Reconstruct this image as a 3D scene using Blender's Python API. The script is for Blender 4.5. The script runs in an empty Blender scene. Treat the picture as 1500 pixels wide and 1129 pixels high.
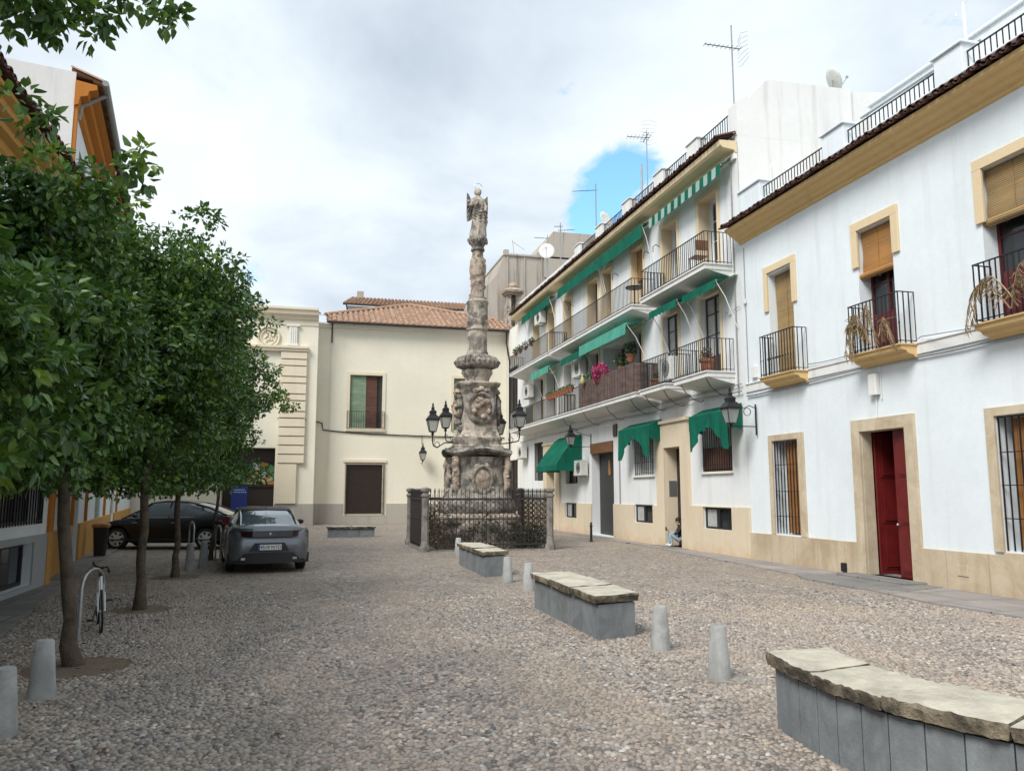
import bpy, bmesh, math, random
import numpy as np
from math import sin, cos, pi, radians, sqrt, atan2
from mathutils import Vector, Matrix
random.seed(7); RNG = np.random.default_rng(11)
SC = bpy.context.scene; COL = SC.collection

# ---------------------------------------------------------------- frames (local axes of a facade)
class Frame:
    def __init__(s, ox, oy, sx, sy, nx, ny): s.o=(ox,oy); s.s=(sx,sy); s.n=(nx,ny)
    def __call__(s, a, d, z): return (s.o[0]+a*s.s[0]+d*s.n[0], s.o[1]+a*s.s[1]+d*s.n[1], z)
RIGHT = Frame(11.35, 0, 0, 1, -1, 0)        # street front on the right, a = y, d = towards the plaza
BACK = Frame(0, 45.5, 1, 0, 0, -1)
TOWER = Frame(0, 44.5, 1, 0, 0, -1)
LEFT = Frame(-4.65, 0, 0, 1, 1, 0)
LFAR = Frame(-4.8, 17.3, -.134, .991, .991, .134)
ENDW = Frame(0, 19.1, 1, 0, 0, -1)
IDN = lambda x, y, z: (x, y, z)

class MB:
    """collects shapes and links them as one mesh object"""
    def __init__(s, T=IDN): s.T=T; s.v=[]; s.f=[]; s.m=[]; s.cm=0; s.cuts=[]
    def cut(s):
        """what follows becomes an object of its own"""
        s.cuts.append((len(s.v),len(s.f))); return s
    def mat(s, i): s.cm=i; return s
    def add(s, vs, fs):
        b=len(s.v); s.v.extend(s.T(*p) for p in vs)
        for f in fs: s.f.append([b+i for i in f]); s.m.append(s.cm)
        return s
    def box(s, x0,x1,y0,y1,z0,z1):
        return s.add([(x0,y0,z0),(x1,y0,z0),(x1,y1,z0),(x0,y1,z0),(x0,y0,z1),(x1,y0,z1),(x1,y1,z1),(x0,y1,z1)],
                     [(0,3,2,1),(4,5,6,7),(0,1,5,4),(1,2,6,5),(2,3,7,6),(3,0,4,7)])
    def bbox(s, x0,x1,y0,y1,z0,z1,b=.015):
        """box with chamfered vertical and top edges"""
        def ring(i,z): return [(x0+i,y0,z),(x1-i,y0,z),(x1,y0+i,z),(x1,y1-i,z),(x1-i,y1,z),(x0+i,y1,z),(x0,y1-i,z),(x0,y0+i,z)]
        r0=ring(b,z0); r1=ring(b,z1-b)
        r2=[(x0+2*b,y0+b,z1),(x1-2*b,y0+b,z1),(x1-b,y0+2*b,z1),(x1-b,y1-2*b,z1),(x1-2*b,y1-b,z1),(x0+2*b,y1-b,z1),(x0+b,y1-2*b,z1),(x0+b,y0+2*b,z1)]
        fs=[(7,6,5,4,3,2,1,0),tuple(range(16,24))]
        for k in range(2):
            for i in range(8): fs.append((k*8+i,k*8+(i+1)%8,(k+1)*8+(i+1)%8,(k+1)*8+i))
        return s.add(r0+r1+r2,fs)
    def quad(s,a,b,c,d): return s.add([a,b,c,d],[(0,1,2,3)])
    def prism(s, poly, axis, a0, a1):
        """extrude a 2-D polygon along axis 0/1/2"""
        def P(u,v,a): return (a,u,v) if axis==0 else ((u,a,v) if axis==1 else (u,v,a))
        n=len(poly)
        return s.add([P(u,v,a0) for u,v in poly]+[P(u,v,a1) for u,v in poly],
             [tuple(range(n))[::-1],tuple(range(n,2*n))]+[(i,(i+1)%n,n+(i+1)%n,n+i) for i in range(n)])
    def tube(s, pts, r, n=6, caps=True):
        pts=[Vector(p) for p in pts]; vs=[]; m=len(pts)
        rs=r if isinstance(r,(list,tuple)) else [r]*m
        up=None
        for i,p in enumerate(pts):
            d=(pts[min(i+1,m-1)]-pts[max(i-1,0)]).normalized()
            if up is None:
                up=Vector((0,0,1)) if abs(d.z)<.9 else Vector((1,0,0))
            u=d.cross(up); u=u.normalized() if u.length>1e-4 else d.orthogonal().normalized()
            w=u.cross(d).normalized(); up=w
            for k in range(n):
                a=2*pi*k/n+pi/n; q=p+u*(cos(a)*rs[i])+w*(sin(a)*rs[i]); vs.append(tuple(q))
        fs=[]
        for i in range(m-1):
            for k in range(n): fs.append((i*n+k,i*n+(k+1)%n,(i+1)*n+(k+1)%n,(i+1)*n+k))
        if caps: fs+= [tuple(range(n))[::-1],tuple(range((m-1)*n,m*n))]
        return s.add(vs,fs)
    def lathe(s, prof, c=(0,0,0), n=16, sq=None, rot=0, sx=1, sy=1, jit=0):
        """prof = [(radius, z)]; sq squares the plan (superellipse exponent)"""
        vs=[]; fs=[]
        for r,z in prof:
            for k in range(n):
                a=2*pi*(k+.5)/n+rot; rr=r
                if sq: rr=r/((abs(cos(a-rot))**sq+abs(sin(a-rot))**sq)**(1/sq))
                if jit: rr*=1+random.uniform(-jit,jit)
                vs.append((c[0]+rr*cos(a)*sx,c[1]+rr*sin(a)*sy,c[2]+z))
        m=len(prof)
        for i in range(m-1):
            for k in range(n): fs.append((i*n+k,i*n+(k+1)%n,(i+1)*n+(k+1)%n,(i+1)*n+k))
        fs+=[tuple(range(n))[::-1],tuple(range((m-1)*n,m*n))]
        return s.add(vs,fs)
    def ball(s,c,rx,ry=None,rz=None,n=10,m=7,jit=0):
        ry=ry or rx; rz=rz or rx; vs=[(c[0],c[1],c[2]-rz)]
        for i in range(1,m):
            t=pi*i/m
            for k in range(n):
                j=1+random.uniform(-jit,jit)
                vs.append((c[0]+rx*sin(t)*cos(2*pi*k/n)*j,c[1]+ry*sin(t)*sin(2*pi*k/n)*j,c[2]-rz*cos(t)*j))
        vs.append((c[0],c[1],c[2]+rz)); fs=[]
        for k in range(n): fs.append((0,1+(k+1)%n,1+k))
        for i in range(m-2):
            for k in range(n): fs.append((1+i*n+k,1+i*n+(k+1)%n,1+(i+1)*n+(k+1)%n,1+(i+1)*n+k))
        L=len(vs)-1
        for k in range(n): fs.append((1+(m-2)*n+k,1+(m-2)*n+(k+1)%n,L))
        return s.add(vs,fs)
    def torus(s,c,R,r,axis='y',n=20,m=6,a0=0,a1=2*pi):
        pts=[]
        full=abs(a1-a0-2*pi)<1e-6
        for k in range(n+1):
            a=a0+(a1-a0)*k/n; u,v=R*cos(a),R*sin(a)
            pts.append((c[0]+u,c[1],c[2]+v) if axis=='y' else ((c[0],c[1]+u,c[2]+v) if axis=='x' else (c[0]+u,c[1]+v,c[2])))
        return s.tube(pts,r,m,caps=not full)
    def wall(s, a0,a1,z0,z1, ops, d=0):
        """facade with openings (a0,a1,z0,z1,depth), real reveals"""
        A=sorted({a0,a1}|{o[0] for o in ops}|{o[1] for o in ops}); Z=sorted({z0,z1}|{o[2] for o in ops}|{o[3] for o in ops})
        A=[a for a in A if a0<=a<=a1]; Z=[z for z in Z if z0<=z<=z1]
        for i in range(len(A)-1):
            for j in range(len(Z)-1):
                ca,cz=(A[i]+A[i+1])/2,(Z[j]+Z[j+1])/2
                if any(o[0]<ca<o[1] and o[2]<cz<o[3] for o in ops): continue
                s.quad((A[i],d,Z[j]),(A[i+1],d,Z[j]),(A[i+1],d,Z[j+1]),(A[i],d,Z[j+1]))
        for o in ops:
            p,q,b,t,e=o[:5]; e=d-e
            s.quad((p,d,b),(p,e,b),(p,e,t),(p,d,t)); s.quad((q,d,b),(q,d,t),(q,e,t),(q,e,b))
            s.quad((p,d,t),(p,e,t),(q,e,t),(q,d,t)); s.quad((p,d,b),(q,d,b),(q,e,b),(p,e,b))
        return s
    def build(s, name, mats, parent=None, smooth=False, fix=True, bevel=0):
        if s.cuts:
            E=[(0,0)]+[c for c in s.cuts if 0<c[1]<len(s.f)]+[(len(s.v),len(s.f))]; out=None
            for (v0,f0),(v1,f1) in zip(E,E[1:]):
                if f1<=f0: continue
                q=MB(); q.v=s.v[v0:v1]; q.f=[[i-v0 for i in f] for f in s.f[f0:f1]]; q.m=s.m[f0:f1]; out=q.build(name,mats,parent,smooth,fix,bevel)
            return out
        me=bpy.data.meshes.new(name); off=Vector((0,0,0))
        if parent is not None: off=world_loc(parent)
        me.from_pydata([(x-off.x,y-off.y,z-off.z) for x,y,z in s.v],[],s.f)
        if not isinstance(mats,(list,tuple)): mats=[mats]
        for m in mats: me.materials.append(m)
        me.polygons.foreach_set('material_index',[min(i,len(mats)-1) for i in s.m])
        if fix and len(s.f)<60000:
            bm=bmesh.new(); bm.from_mesh(me); bmesh.ops.recalc_face_normals(bm,faces=bm.faces); bm.to_mesh(me); bm.free()
        if smooth:
            me.polygons.foreach_set('use_smooth',[True]*len(me.polygons))
            try: me.set_sharp_from_angle(angle=radians(38 if smooth is True else smooth))
            except Exception: pass
        me.update()
        o=bpy.data.objects.new(name,me); COL.objects.link(o)
        if parent is not None: o.parent=parent
        if bevel:
            b=o.modifiers.new('edge','BEVEL'); b.width=bevel; b.segments=2; b.limit_method='ANGLE'
        return o

def world_loc(o):
    v=Vector(o.location); 
    while o.parent is not None: o=o.parent; v+=Vector(o.location)
    return v
def tag(o,label,cat,group=None,kind=None):
    if label: o['label']=label
    if cat: o['category']=cat
    if group: o['group']=group
    if kind: o['kind']=kind
    return o
def thing(name,label,cat,loc,group=None):
    o=bpy.data.objects.new(name,None); COL.objects.link(o); o.location=loc; o.empty_display_size=.2
    return tag(o,label,cat,group)
def place(o,loc,rz=0): o.location=loc; o.rotation_euler=(0,0,rz); return o
def clone(root,loc,rz,label,group=None,scale=None):
    r=root.copy(); COL.objects.link(r); r.location=loc; r.rotation_euler=(0,0,rz)
    if scale: r.scale=(scale,)*3
    r['label']=label
    if group: r['group']=group
    for ch in root.children:
        c=ch.copy(); COL.objects.link(c); c.parent=r
        for g in ch.children:
            e=g.copy(); COL.objects.link(e); e.parent=c
    return r
def struct(o): o['kind']='structure'; return o

# ---------------------------------------------------------------- materials
def srgb(r,g,b): return tuple(((c/255)/12.92 if c/255<=.04045 else ((c/255+.055)/1.055)**2.4) for c in (r,g,b))
class N:
    def __init__(s,name):
        s.mt=bpy.data.materials.new(name); s.mt.use_nodes=True; s.t=s.mt.node_tree; s.b=s.t.nodes['Principled BSDF']; s.out=s.t.nodes['Material Output']
        s.co=s.t.nodes.new('ShaderNodeNewGeometry').outputs['Position']
    def nd(s,typ,**k):
        n=s.t.nodes.new(typ)
        for a,b in k.items(): setattr(n,a,b)
        return n
    def lk(s,a,b): s.t.links.new(a,b)
    def noise(s,scale,detail=4,rough=.6,stretch=None,co=None,dist=0):
        n=s.nd('ShaderNodeTexNoise'); n.inputs['Scale'].default_value=scale; n.inputs['Detail'].default_value=detail; n.inputs['Roughness'].default_value=rough
        n.inputs['Distortion'].default_value=dist
        c=co or s.co
        if stretch:
            m=s.nd('ShaderNodeMapping'); m.inputs['Scale'].default_value=stretch; s.lk(c,m.inputs['Vector']); c=m.outputs[0]
        s.lk(c,n.inputs['Vector']); return n.outputs['Fac']
    def ramp(s,fac,stops):
        r=s.nd('ShaderNodeValToRGB'); e=r.color_ramp.elements
        while len(e)<len(stops): e.new(.5)
        for i,(p,c) in enumerate(stops):
            e[i].position=p; e[i].color=(*(c if isinstance(c,tuple) else (c,c,c)),1)
        s.lk(fac,r.inputs[0]); return r.outputs[0]
    def mix(s,fac,a,b,mode='MIX'):
        m=s.nd('ShaderNodeMix',data_type='RGBA',blend_type=mode)
        for v,i in ((fac,0),(a,6),(b,7)):
            if isinstance(v,(int,float)): m.inputs[i].default_value=v
            elif isinstance(v,tuple): m.inputs[i].default_value=(*v,1)
            else: s.lk(v,m.inputs[i])
        return m.outputs[2]
    def math(s,op,a,b=0):
        m=s.nd('ShaderNodeMath',operation=op)
        for v,i in ((a,0),(b,1)):
            if isinstance(v,(int,float)): m.inputs[i].default_value=v
            else: s.lk(v,m.inputs[i])
        return m.outputs[0]
    def z(s):
        x=s.nd('ShaderNodeSeparateXYZ'); s.lk(s.co,x.inputs[0]); return x.outputs
    def col(s,c):
        if isinstance(c,tuple): s.b.inputs['Base Color'].default_value=(*c,1)
        else: s.lk(c,s.b.inputs['Base Color'])
    def set(s,rough=.7,metal=0,spec=None):
        s.b.inputs['Roughness'].default_value=rough; s.b.inputs['Metallic'].default_value=metal
        if spec is not None: s.b.inputs['Specular IOR Level'].default_value=spec
    def bump(s,h,strength=.3,dist=.02):
        b=s.nd('ShaderNodeBump'); b.inputs['Strength'].default_value=strength; b.inputs['Distance'].default_value=dist
        s.lk(h,b.inputs['Height']); s.lk(b.outputs[0],s.b.inputs['Normal'])

def plaster(name,c,dirt=(.45,.43,.40),amt=.35,streak=.5,low=None,patch=1.0):
    n=N(name)
    big=n.ramp(n.noise(.5,5,.62),[(.35,0.),(.75,1.)])
    st=n.ramp(n.noise(1.0,4,.6,(3.2,3.2,.22)),[(.52,0.),(.78,1.)])
    fine=n.ramp(n.noise(7,5,.7),[(.4,0.),(.8,1.)])
    k=tuple(x*.86 for x in c)
    a=n.mix(n.math('MULTIPLY',big,.65*patch),c,k)
    a=n.mix(n.math('MULTIPLY',st,streak*amt),a,dirt)
    a=n.mix(n.math('MULTIPLY',fine,.12),a,dirt)
    if low is not None:      # damp rising from the ground, broken by noise
        z=n.z()[2]; e=n.math('ADD',z,n.math('MULTIPLY',n.noise(2.2,5,.7),1.3))
        m=n.ramp(e,[(low[0],1.),(low[1],0.)]); a=n.mix(n.math('MULTIPLY',m,low[3] if len(low)>3 else .6),a,low[2])
    n.col(a); n.set(.88,spec=.25)
    n.bump(n.math('ADD',n.noise(45,3,.6),n.math('MULTIPLY',n.noise(3,3),1.6)),.22,.015)
    return n.mt
def simple(name,c,rough=.6,metal=0,var=.25,scale=12,bump=0,spec=None,dark=None):
    n=N(name); co=n.nd('ShaderNodeTexCoord').outputs['Object']
    d=dark or tuple(x*(1-var) for x in c)
    n.col(n.mix(n.ramp(n.noise(scale,4,.65,co=co),[(.35,0.),(.7,1.)]),c,d)); n.set(rough,metal,spec)
    if bump: n.bump(n.noise(scale*4,3,co=co),bump,.01)
    return n.mt
def stone(name,c,d,joint=None,rough=.85,scale=1.6,bump=.5,streaks=True,thr=(.42,.66)):
    n=N(name)
    a=n.mix(n.ramp(n.noise(scale,6,.68,dist=.4),[(thr[0],0.),(thr[1],1.)]),c,d)
    if streaks: a=n.mix(n.math('MULTIPLY',n.ramp(n.noise(1.6,4,.6,(4,4,.4)),[(.5,0.),(.7,1.)]),.6),a,d)
    a=n.mix(n.math('MULTIPLY',n.noise(26,4,.7),.3),a,tuple(x*.55 for x in c))
    if joint:
        x=n.z(); w=n.math('ADD',x[0],x[1]); m=n.math('FRACT',n.math('DIVIDE',w,joint)); l=n.math('LESS_THAN',m,.012/joint*1.0)
        cell=n.math('FLOOR',n.math('DIVIDE',w,joint)); wn=n.nd('ShaderNodeTexWhiteNoise',noise_dimensions='1D'); n.lk(cell,wn.inputs['W'])
        a=n.mix(n.math('MULTIPLY',wn.outputs[0],.35),a,tuple(v*.72 for v in c)); a=n.mix(n.math('MULTIPLY',l,.6),a,tuple(v*.35 for v in c))
    n.col(a); n.set(rough,spec=.3); n.bump(n.math('ADD',n.noise(9,6,.75),n.math('MULTIPLY',n.noise(60,3),.3)),bump,.04)
    return n.mt
M={}
M['white']=plaster('whitewash_plaster',(.765,.82,.845),dirt=(.50,.49,.47),amt=.55,streak=.6,patch=1.2)
M['white2']=plaster('aged_white_plaster',(.76,.755,.73),amt=.8,streak=.8)
M['white3']=plaster('stained_white_plaster',(.785,.815,.825),dirt=(.42,.38,.33),amt=.6,streak=.75,low=(2.0,2.9,(.62,.55,.46),.12))
M['cream']=plaster('cream_plaster',(.80,.75,.61),dirt=(.55,.5,.42),amt=.3,streak=.4)
M['creamwhite']=plaster('pale_cream_plaster',(.80,.78,.71),amt=.4)
M['palestone']=plaster('pale_warm_stone',(.76,.67,.51),dirt=(.45,.38,.28),amt=.5)
M['greyplaster']=plaster('bare_grey_render',(.43,.385,.33),dirt=(.17,.15,.13),amt=1.2,streak=1.0,patch=1.6)
M['dado']=plaster('grey_cement_dado',(.42,.39,.34),dirt=(.2,.18,.15),amt=.9)
M['ochre']=plaster('ochre_painted_moulding',(.70,.49,.235),dirt=(.30,.2,.09),amt=.5)
M['ochre_pale']=plaster('pale_ochre_trim',(.72,.58,.37),dirt=(.4,.3,.18),amt=.5)
M['trimcream']=plaster('soft_cream_trim',(.74,.61,.42),dirt=(.45,.36,.24),amt=.4)
M['orange']=plaster('orange_painted_plaster',(.56,.30,.085),dirt=(.3,.16,.05),amt=.45)
M['orange_deep']=plaster('deep_orange_plaster',(.50,.19,.035),dirt=(.25,.1,.03),amt=.45)
M['plinth']=stone('sandstone_plinth',(.60,.50,.36),(.40,.29,.18),joint=.95,scale=.8,bump=.25)
M['plinth2']=plaster('sand_coloured_plinth',(.68,.58,.43),dirt=(.45,.33,.2),amt=.6,low=(.35,1.35,(.56,.28,.13),.6))
M['trim']=stone('sandstone_trim',(.62,.53,.39),(.45,.35,.23),scale=1.5,bump=.25)
M['monu']=stone('weathered_monument_stone',(.54,.465,.38),(.15,.135,.12),scale=2.8,bump=1.0,thr=(.48,.58))
M['monu_dark']=stone('soot_stained_stone',(.44,.40,.34),(.08,.075,.065),scale=3.2,bump=1.0,thr=(.38,.6))
M['monu_pink']=stone('warm_carved_stone',(.56,.455,.36),(.17,.125,.095),scale=5,bump=1.2,thr=(.44,.62))
M['granite']=stone('grey_granite',(.42,.42,.405),(.24,.24,.23),scale=4,bump=.35,streaks=True,thr=(.4,.72))
M['bench_side']=stone('grey_slate_panels',(.25,.27,.28),(.16,.17,.175),scale=2.5,bump=.25)
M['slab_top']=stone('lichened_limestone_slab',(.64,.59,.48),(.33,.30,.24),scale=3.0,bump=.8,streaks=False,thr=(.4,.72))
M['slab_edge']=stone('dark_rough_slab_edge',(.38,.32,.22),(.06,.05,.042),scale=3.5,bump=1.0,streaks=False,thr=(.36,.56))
M['post']=stone('dark_weathered_post_stone',(.30,.28,.25),(.12,.11,.10),scale=5,bump=.6)
M['mortar']=stone('old_mortar_patch',(.36,.33,.29),(.22,.195,.165),scale=6,bump=.6,streaks=False)
M['iron']=simple('black_painted_iron',(.018,.018,.02),.5,.2,.3,20)
M['iron_old']=simple('rusty_dark_iron',(.030,.026,.024),.7,.3,.4,25,dark=(.055,.038,.03))
M['steel']=simple('galvanised_steel',(.42,.44,.45),.38,.8,.2,15)
M['greenpaint']=simple('dark_green_paint',(.02,.07,.055),.5)
M['grey_pipe']=simple('grey_pipe',(.30,.31,.32),.5)
M['glass']=N('dark_window_glass').mt
g=M['glass'].node_tree.nodes['Principled BSDF']; g.inputs['Base Color'].default_value=(.02,.024,.027,1); g.inputs['Roughness'].default_value=.06; g.inputs['Specular IOR Level'].default_value=.6
M['curtain']=simple('white_curtain_behind_glass',(.45,.46,.45),.35,0,.3,5)
M['dark']=simple('unlit_interior',(.012,.011,.011),.9,spec=.1)
M['wood']=simple('brown_varnished_wood',(.20,.085,.035),.45,0,.45,6)
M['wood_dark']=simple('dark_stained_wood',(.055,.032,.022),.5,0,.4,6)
M['wood_orange']=simple('honey_coloured_wood',(.40,.19,.06),.5,0,.35,6)
M['red']=simple('oxblood_door_paint',(.15,.014,.014),.38,0,.25,5)
M['red_dark']=simple('oxblood_shutter_paint',(.12,.013,.016),.42,0,.25,5)
M['greenshutter']=simple('faded_green_louvre',(.10,.20,.11),.55,0,.3,6)
M['door_grey']=simple('charcoal_metal_door',(.022,.024,.026),.45,0,.3,6)
M['white_paint']=simple('white_gloss_paint',(.78,.78,.76),.4,0,.08,8)
M['ac']=simple('off_white_appliance_casing',(.66,.66,.62),.45,0,.15,8)
M['terracotta']=simple('terracotta_pot',(.36,.13,.065),.8,0,.35,14)
M['leafy']=simple('green_potted_leaves',(.06,.12,.035),.5,0,.4,20)
M['pink']=simple('magenta_bloom',(.55,.02,.16),.6,0,.3,20)
M['palegreen']=simple('pale_gourd_skin',(.45,.42,.2),.5)
M['reed']=None
def cloth(name,c,c2,rough=.85):
    n=N(name); a=n.mix(n.ramp(n.noise(2.0,5,.65,(1,1,.6)),[(.35,0.),(.7,1.)]),c,c2); n.col(a); n.set(rough,spec=.15)
    n.bump(n.noise(9,3,stretch=(1.5,1.5,.3)),.35,.03)
    tr=n.nd('ShaderNodeBsdfTranslucent'); n.lk(a,tr.inputs[0]); mx=n.nd('ShaderNodeMixShader'); mx.inputs[0].default_value=.25
    n.lk(n.b.outputs[0],mx.inputs[1]); n.lk(tr.outputs[0],mx.inputs[2]); n.lk(mx.outputs[0],n.out.inputs[0]); return n.mt
M['awning']=cloth('green_awning_canvas',(.010,.165,.105),(.008,.10,.066))
M['awning_mint']=cloth('sun_faded_mint_canvas',(.13,.46,.35),(.07,.33,.24))
M['stripe_w']=cloth('white_awning_stripe',(.40,.54,.47),(.32,.45,.39))
def slatted(name,c,c2,period,axis=2,gap=.25,rough=.7,bump=.6):
    n=N(name); x=n.z()[axis]; fr=n.math('FRACT',n.math('DIVIDE',x,period)); g=n.math('LESS_THAN',fr,gap)
    a=n.mix(n.ramp(n.noise(2.2,5,.6,(1,1,2.5)),[(.35,0.),(.68,1.)]),c,c2)
    wn=n.nd('ShaderNodeTexWhiteNoise',noise_dimensions='1D'); n.lk(n.math('FLOOR',n.math('DIVIDE',x,period)),wn.inputs['W'])
    a=n.mix(n.math('MULTIPLY',wn.outputs[0],.4),a,tuple(v*.6 for v in c)); a=n.mix(n.math('MULTIPLY',g,.75),a,tuple(v*.22 for v in c))
    n.col(a); n.set(rough,spec=.2); n.bump(n.math('PINGPONG',fr,.5),bump,.01); return n.mt
M['blind']=slatted('woven_esparto_blind',(.44,.28,.12),(.27,.22,.13),.032)
M['blind_orange']=slatted('honey_esparto_blind',(.52,.25,.075),(.36,.20,.09),.032)
M['reed']=slatted('brown_reed_screen',(.22,.155,.135),(.09,.06,.052),.055,axis=1,gap=.3)
M['greenlouvre']=slatted('green_louvred_shutter',(.20,.30,.19),(.32,.38,.29),.06)
M['brownlouvre']=slatted('brown_shutter_boards',(.15,.07,.05),(.09,.045,.035),.5,gap=.04)
M['planks']=slatted('honey_wood_planks',(.40,.185,.06),(.26,.115,.04),.14,axis=1,gap=.08)
def tilemat():
    n=N('old_clay_tile'); g=n.nd('ShaderNodeNewGeometry').outputs['Random Per Island']
    a=n.ramp(g,[(0.,(.22,.11,.07)),(.35,(.40,.22,.14)),(.7,(.42,.29,.21)),(1.,(.14,.085,.06))])
    a=n.mix(n.ramp(n.noise(2.5,5,.7),[(.4,0.),(.72,.75)]),a,(.17,.13,.095)); a=n.mix(n.math('MULTIPLY',n.noise(18,4,.7),.5),a,(.55,.38,.27))
    n.col(a); n.set(.9,spec=.2); n.bump(n.noise(30,4),.4,.01); return n.mt
M['tile']=tilemat()
n=N('old_dark_tile'); g=n.nd('ShaderNodeNewGeometry').outputs['Random Per Island']
n.col(n.mix(n.noise(9,4,.7),n.ramp(g,[(0.,(.10,.045,.03)),(.5,(.17,.075,.05)),(1.,(.06,.035,.03))]),(.04,.03,.028))); n.set(.9,spec=.2); M['tile_dark']=n.mt

def pebble_color(n, g, big):
    a=n.ramp(g,[(0.,(.075,.070,.066)),(.14,(.18,.165,.155)),(.28,(.34,.285,.24)),(.44,(.30,.29,.28)),(.60,(.42,.335,.285)),(.78,(.50,.43,.35)),(.90,(.30,.225,.19)),(1.,(.70,.655,.58))])
    b=n.mix(big,a,tuple((.44,.35,.26)),'MIX'); dk=n.ramp(n.noise(.9,5,.65,dist=.6),[(.38,1.),(.56,0.)]); return n.mix(n.math('MULTIPLY',dk,.30),b,(.13,.125,.12))
def ground_big(n):
    return n.math('MULTIPLY',n.ramp(n.noise(1.0,5,.6,(.9,.22,1)),[(.42,0.),(.64,1.)]),.5)
def cobble_far():
    n=N('cobblestones'); v=n.nd('ShaderNodeTexVoronoi',feature='F1'); e=n.nd('ShaderNodeTexVoronoi',feature='DISTANCE_TO_EDGE')
    mp=n.nd('ShaderNodeMapping'); mp.inputs['Scale'].default_value=(1,1,0); n.lk(n.co,mp.inputs[0])
    for q in (v,e): q.inputs['Scale'].default_value=15.5; n.lk(mp.outputs[0],q.inputs['Vector'])
    sp=n.nd('ShaderNodeSeparateColor'); n.lk(v.outputs['Color'],sp.inputs[0])
    a=pebble_color(n,sp.outputs[0],ground_big(n)); ed=n.ramp(e.outputs['Distance'],[(.02,0.),(.14,1.)])
    a=n.mix(ed,(.20,.165,.13),a); n.col(a); n.set(.72,spec=.35)
    n.bump(n.ramp(e.outputs['Distance'],[(0.,0.),(.35,1.)]),.6,.025); return n.mt
M['cobble_far']=cobble_far()
n=N('sandy_joint_earth'); n.col(n.mix(n.noise(14,5,.7),(.27,.21,.15),(.13,.10,.075))); n.set(.95,spec=.1); n.bump(n.noise(60,4),.6,.01); M['earth']=n.mt
n=N('trodden_brown_earth'); n.col(n.mix(n.noise(5,6,.7),(.30,.24,.18),(.14,.10,.07))); n.set(.95,spec=.1); n.bump(n.noise(25,6,.75),.9,.03); M['pit']=n.mt
n=N('river_pebble'); g=n.nd('ShaderNodeNewGeometry').outputs['Random Per Island']
a=pebble_color(n,g,ground_big(n)); a=n.mix(n.math('MULTIPLY',n.noise(70,4,.7),.4),a,(.14,.12,.1)); n.col(a); n.set(.6,spec=.4); n.bump(n.noise(120,3),.25,.004); M['pebble']=n.mt
def flag(name,c,d,w,l):
    n=N(name); br=n.nd('ShaderNodeTexBrick'); br.inputs['Scale'].default_value=1; br.inputs['Brick Width'].default_value=w; br.inputs['Row Height'].default_value=l; br.inputs['Mortar Size'].default_value=.012
    br.inputs['Color1'].default_value=(*c,1); br.inputs['Color2'].default_value=(*d,1); br.inputs['Mortar'].default_value=(.06,.05,.045,1); n.lk(n.co,br.inputs['Vector'])
    a=n.mix(n.ramp(n.noise(1.4,5,.65),[(.4,0.),(.7,.8)]),br.outputs['Color'],tuple(x*.7 for x in d)); a=n.mix(n.math('MULTIPLY',n.noise(30,4,.7),.3),a,(.12,.11,.1))
    n.col(a); n.set(.75,spec=.3); n.bump(n.math('ADD',n.noise(12,4),n.math('MULTIPLY',br.outputs['Fac'],-2)),.3,.01); return n.mt
M['flag']=flag('grey_paving_slabs',(.29,.275,.255),(.22,.215,.205),1.1,.62)
M['flag_r']=flag('pinkish_grey_flagstones',(.40,.34,.30),(.30,.285,.275),.9,1.1)
def leafmat(name,c1,c2,c3,tr=.3,rough=.32):
    n=N(name); g=n.nd('ShaderNodeNewGeometry').outputs['Random Per Island']
    a=n.ramp(g,[(0.,c1),(.55,c2),(1.,c3)]); n.col(a); n.set(rough,spec=.5)
    t=n.nd('ShaderNodeBsdfTranslucent'); n.lk(n.mix(.5,a,(.12,.22,.02)),t.inputs[0]); mx=n.nd('ShaderNodeMixShader'); mx.inputs[0].default_value=tr
    n.lk(n.b.outputs[0],mx.inputs[1]); n.lk(t.outputs[0],mx.inputs[2]); n.lk(mx.outputs[0],n.out.inputs[0]); return n.mt
M['leaf']=leafmat('orange_tree_leaf',(.020,.062,.018),(.062,.145,.032),(.16,.28,.06),.30,.25)
M['leaf_young']=leafmat('young_orange_tree_leaf',(.12,.22,.025),(.16,.27,.03),(.24,.34,.05),.4)
M['leaf_brown']=leafmat('dry_creeper_leaf',(.07,.035,.02),(.13,.07,.045),(.20,.13,.085),.1,.7)
M['leaf_ivy']=leafmat('dark_ivy_leaf',(.012,.022,.01),(.02,.04,.014),(.05,.07,.025),.1,.5)
M['leaf_dry']=leafmat('dry_palm_frond',(.30,.19,.10),(.42,.30,.17),(.52,.40,.26),.2,.7)
M['bark']=stone('orange_tree_bark',(.125,.095,.068),(.05,.038,.03),scale=6,bump=.7)
M['bark_thin']=stone('grey_sapling_bark',(.2,.175,.13),(.1,.08,.06),scale=8,bump=.5)
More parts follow.
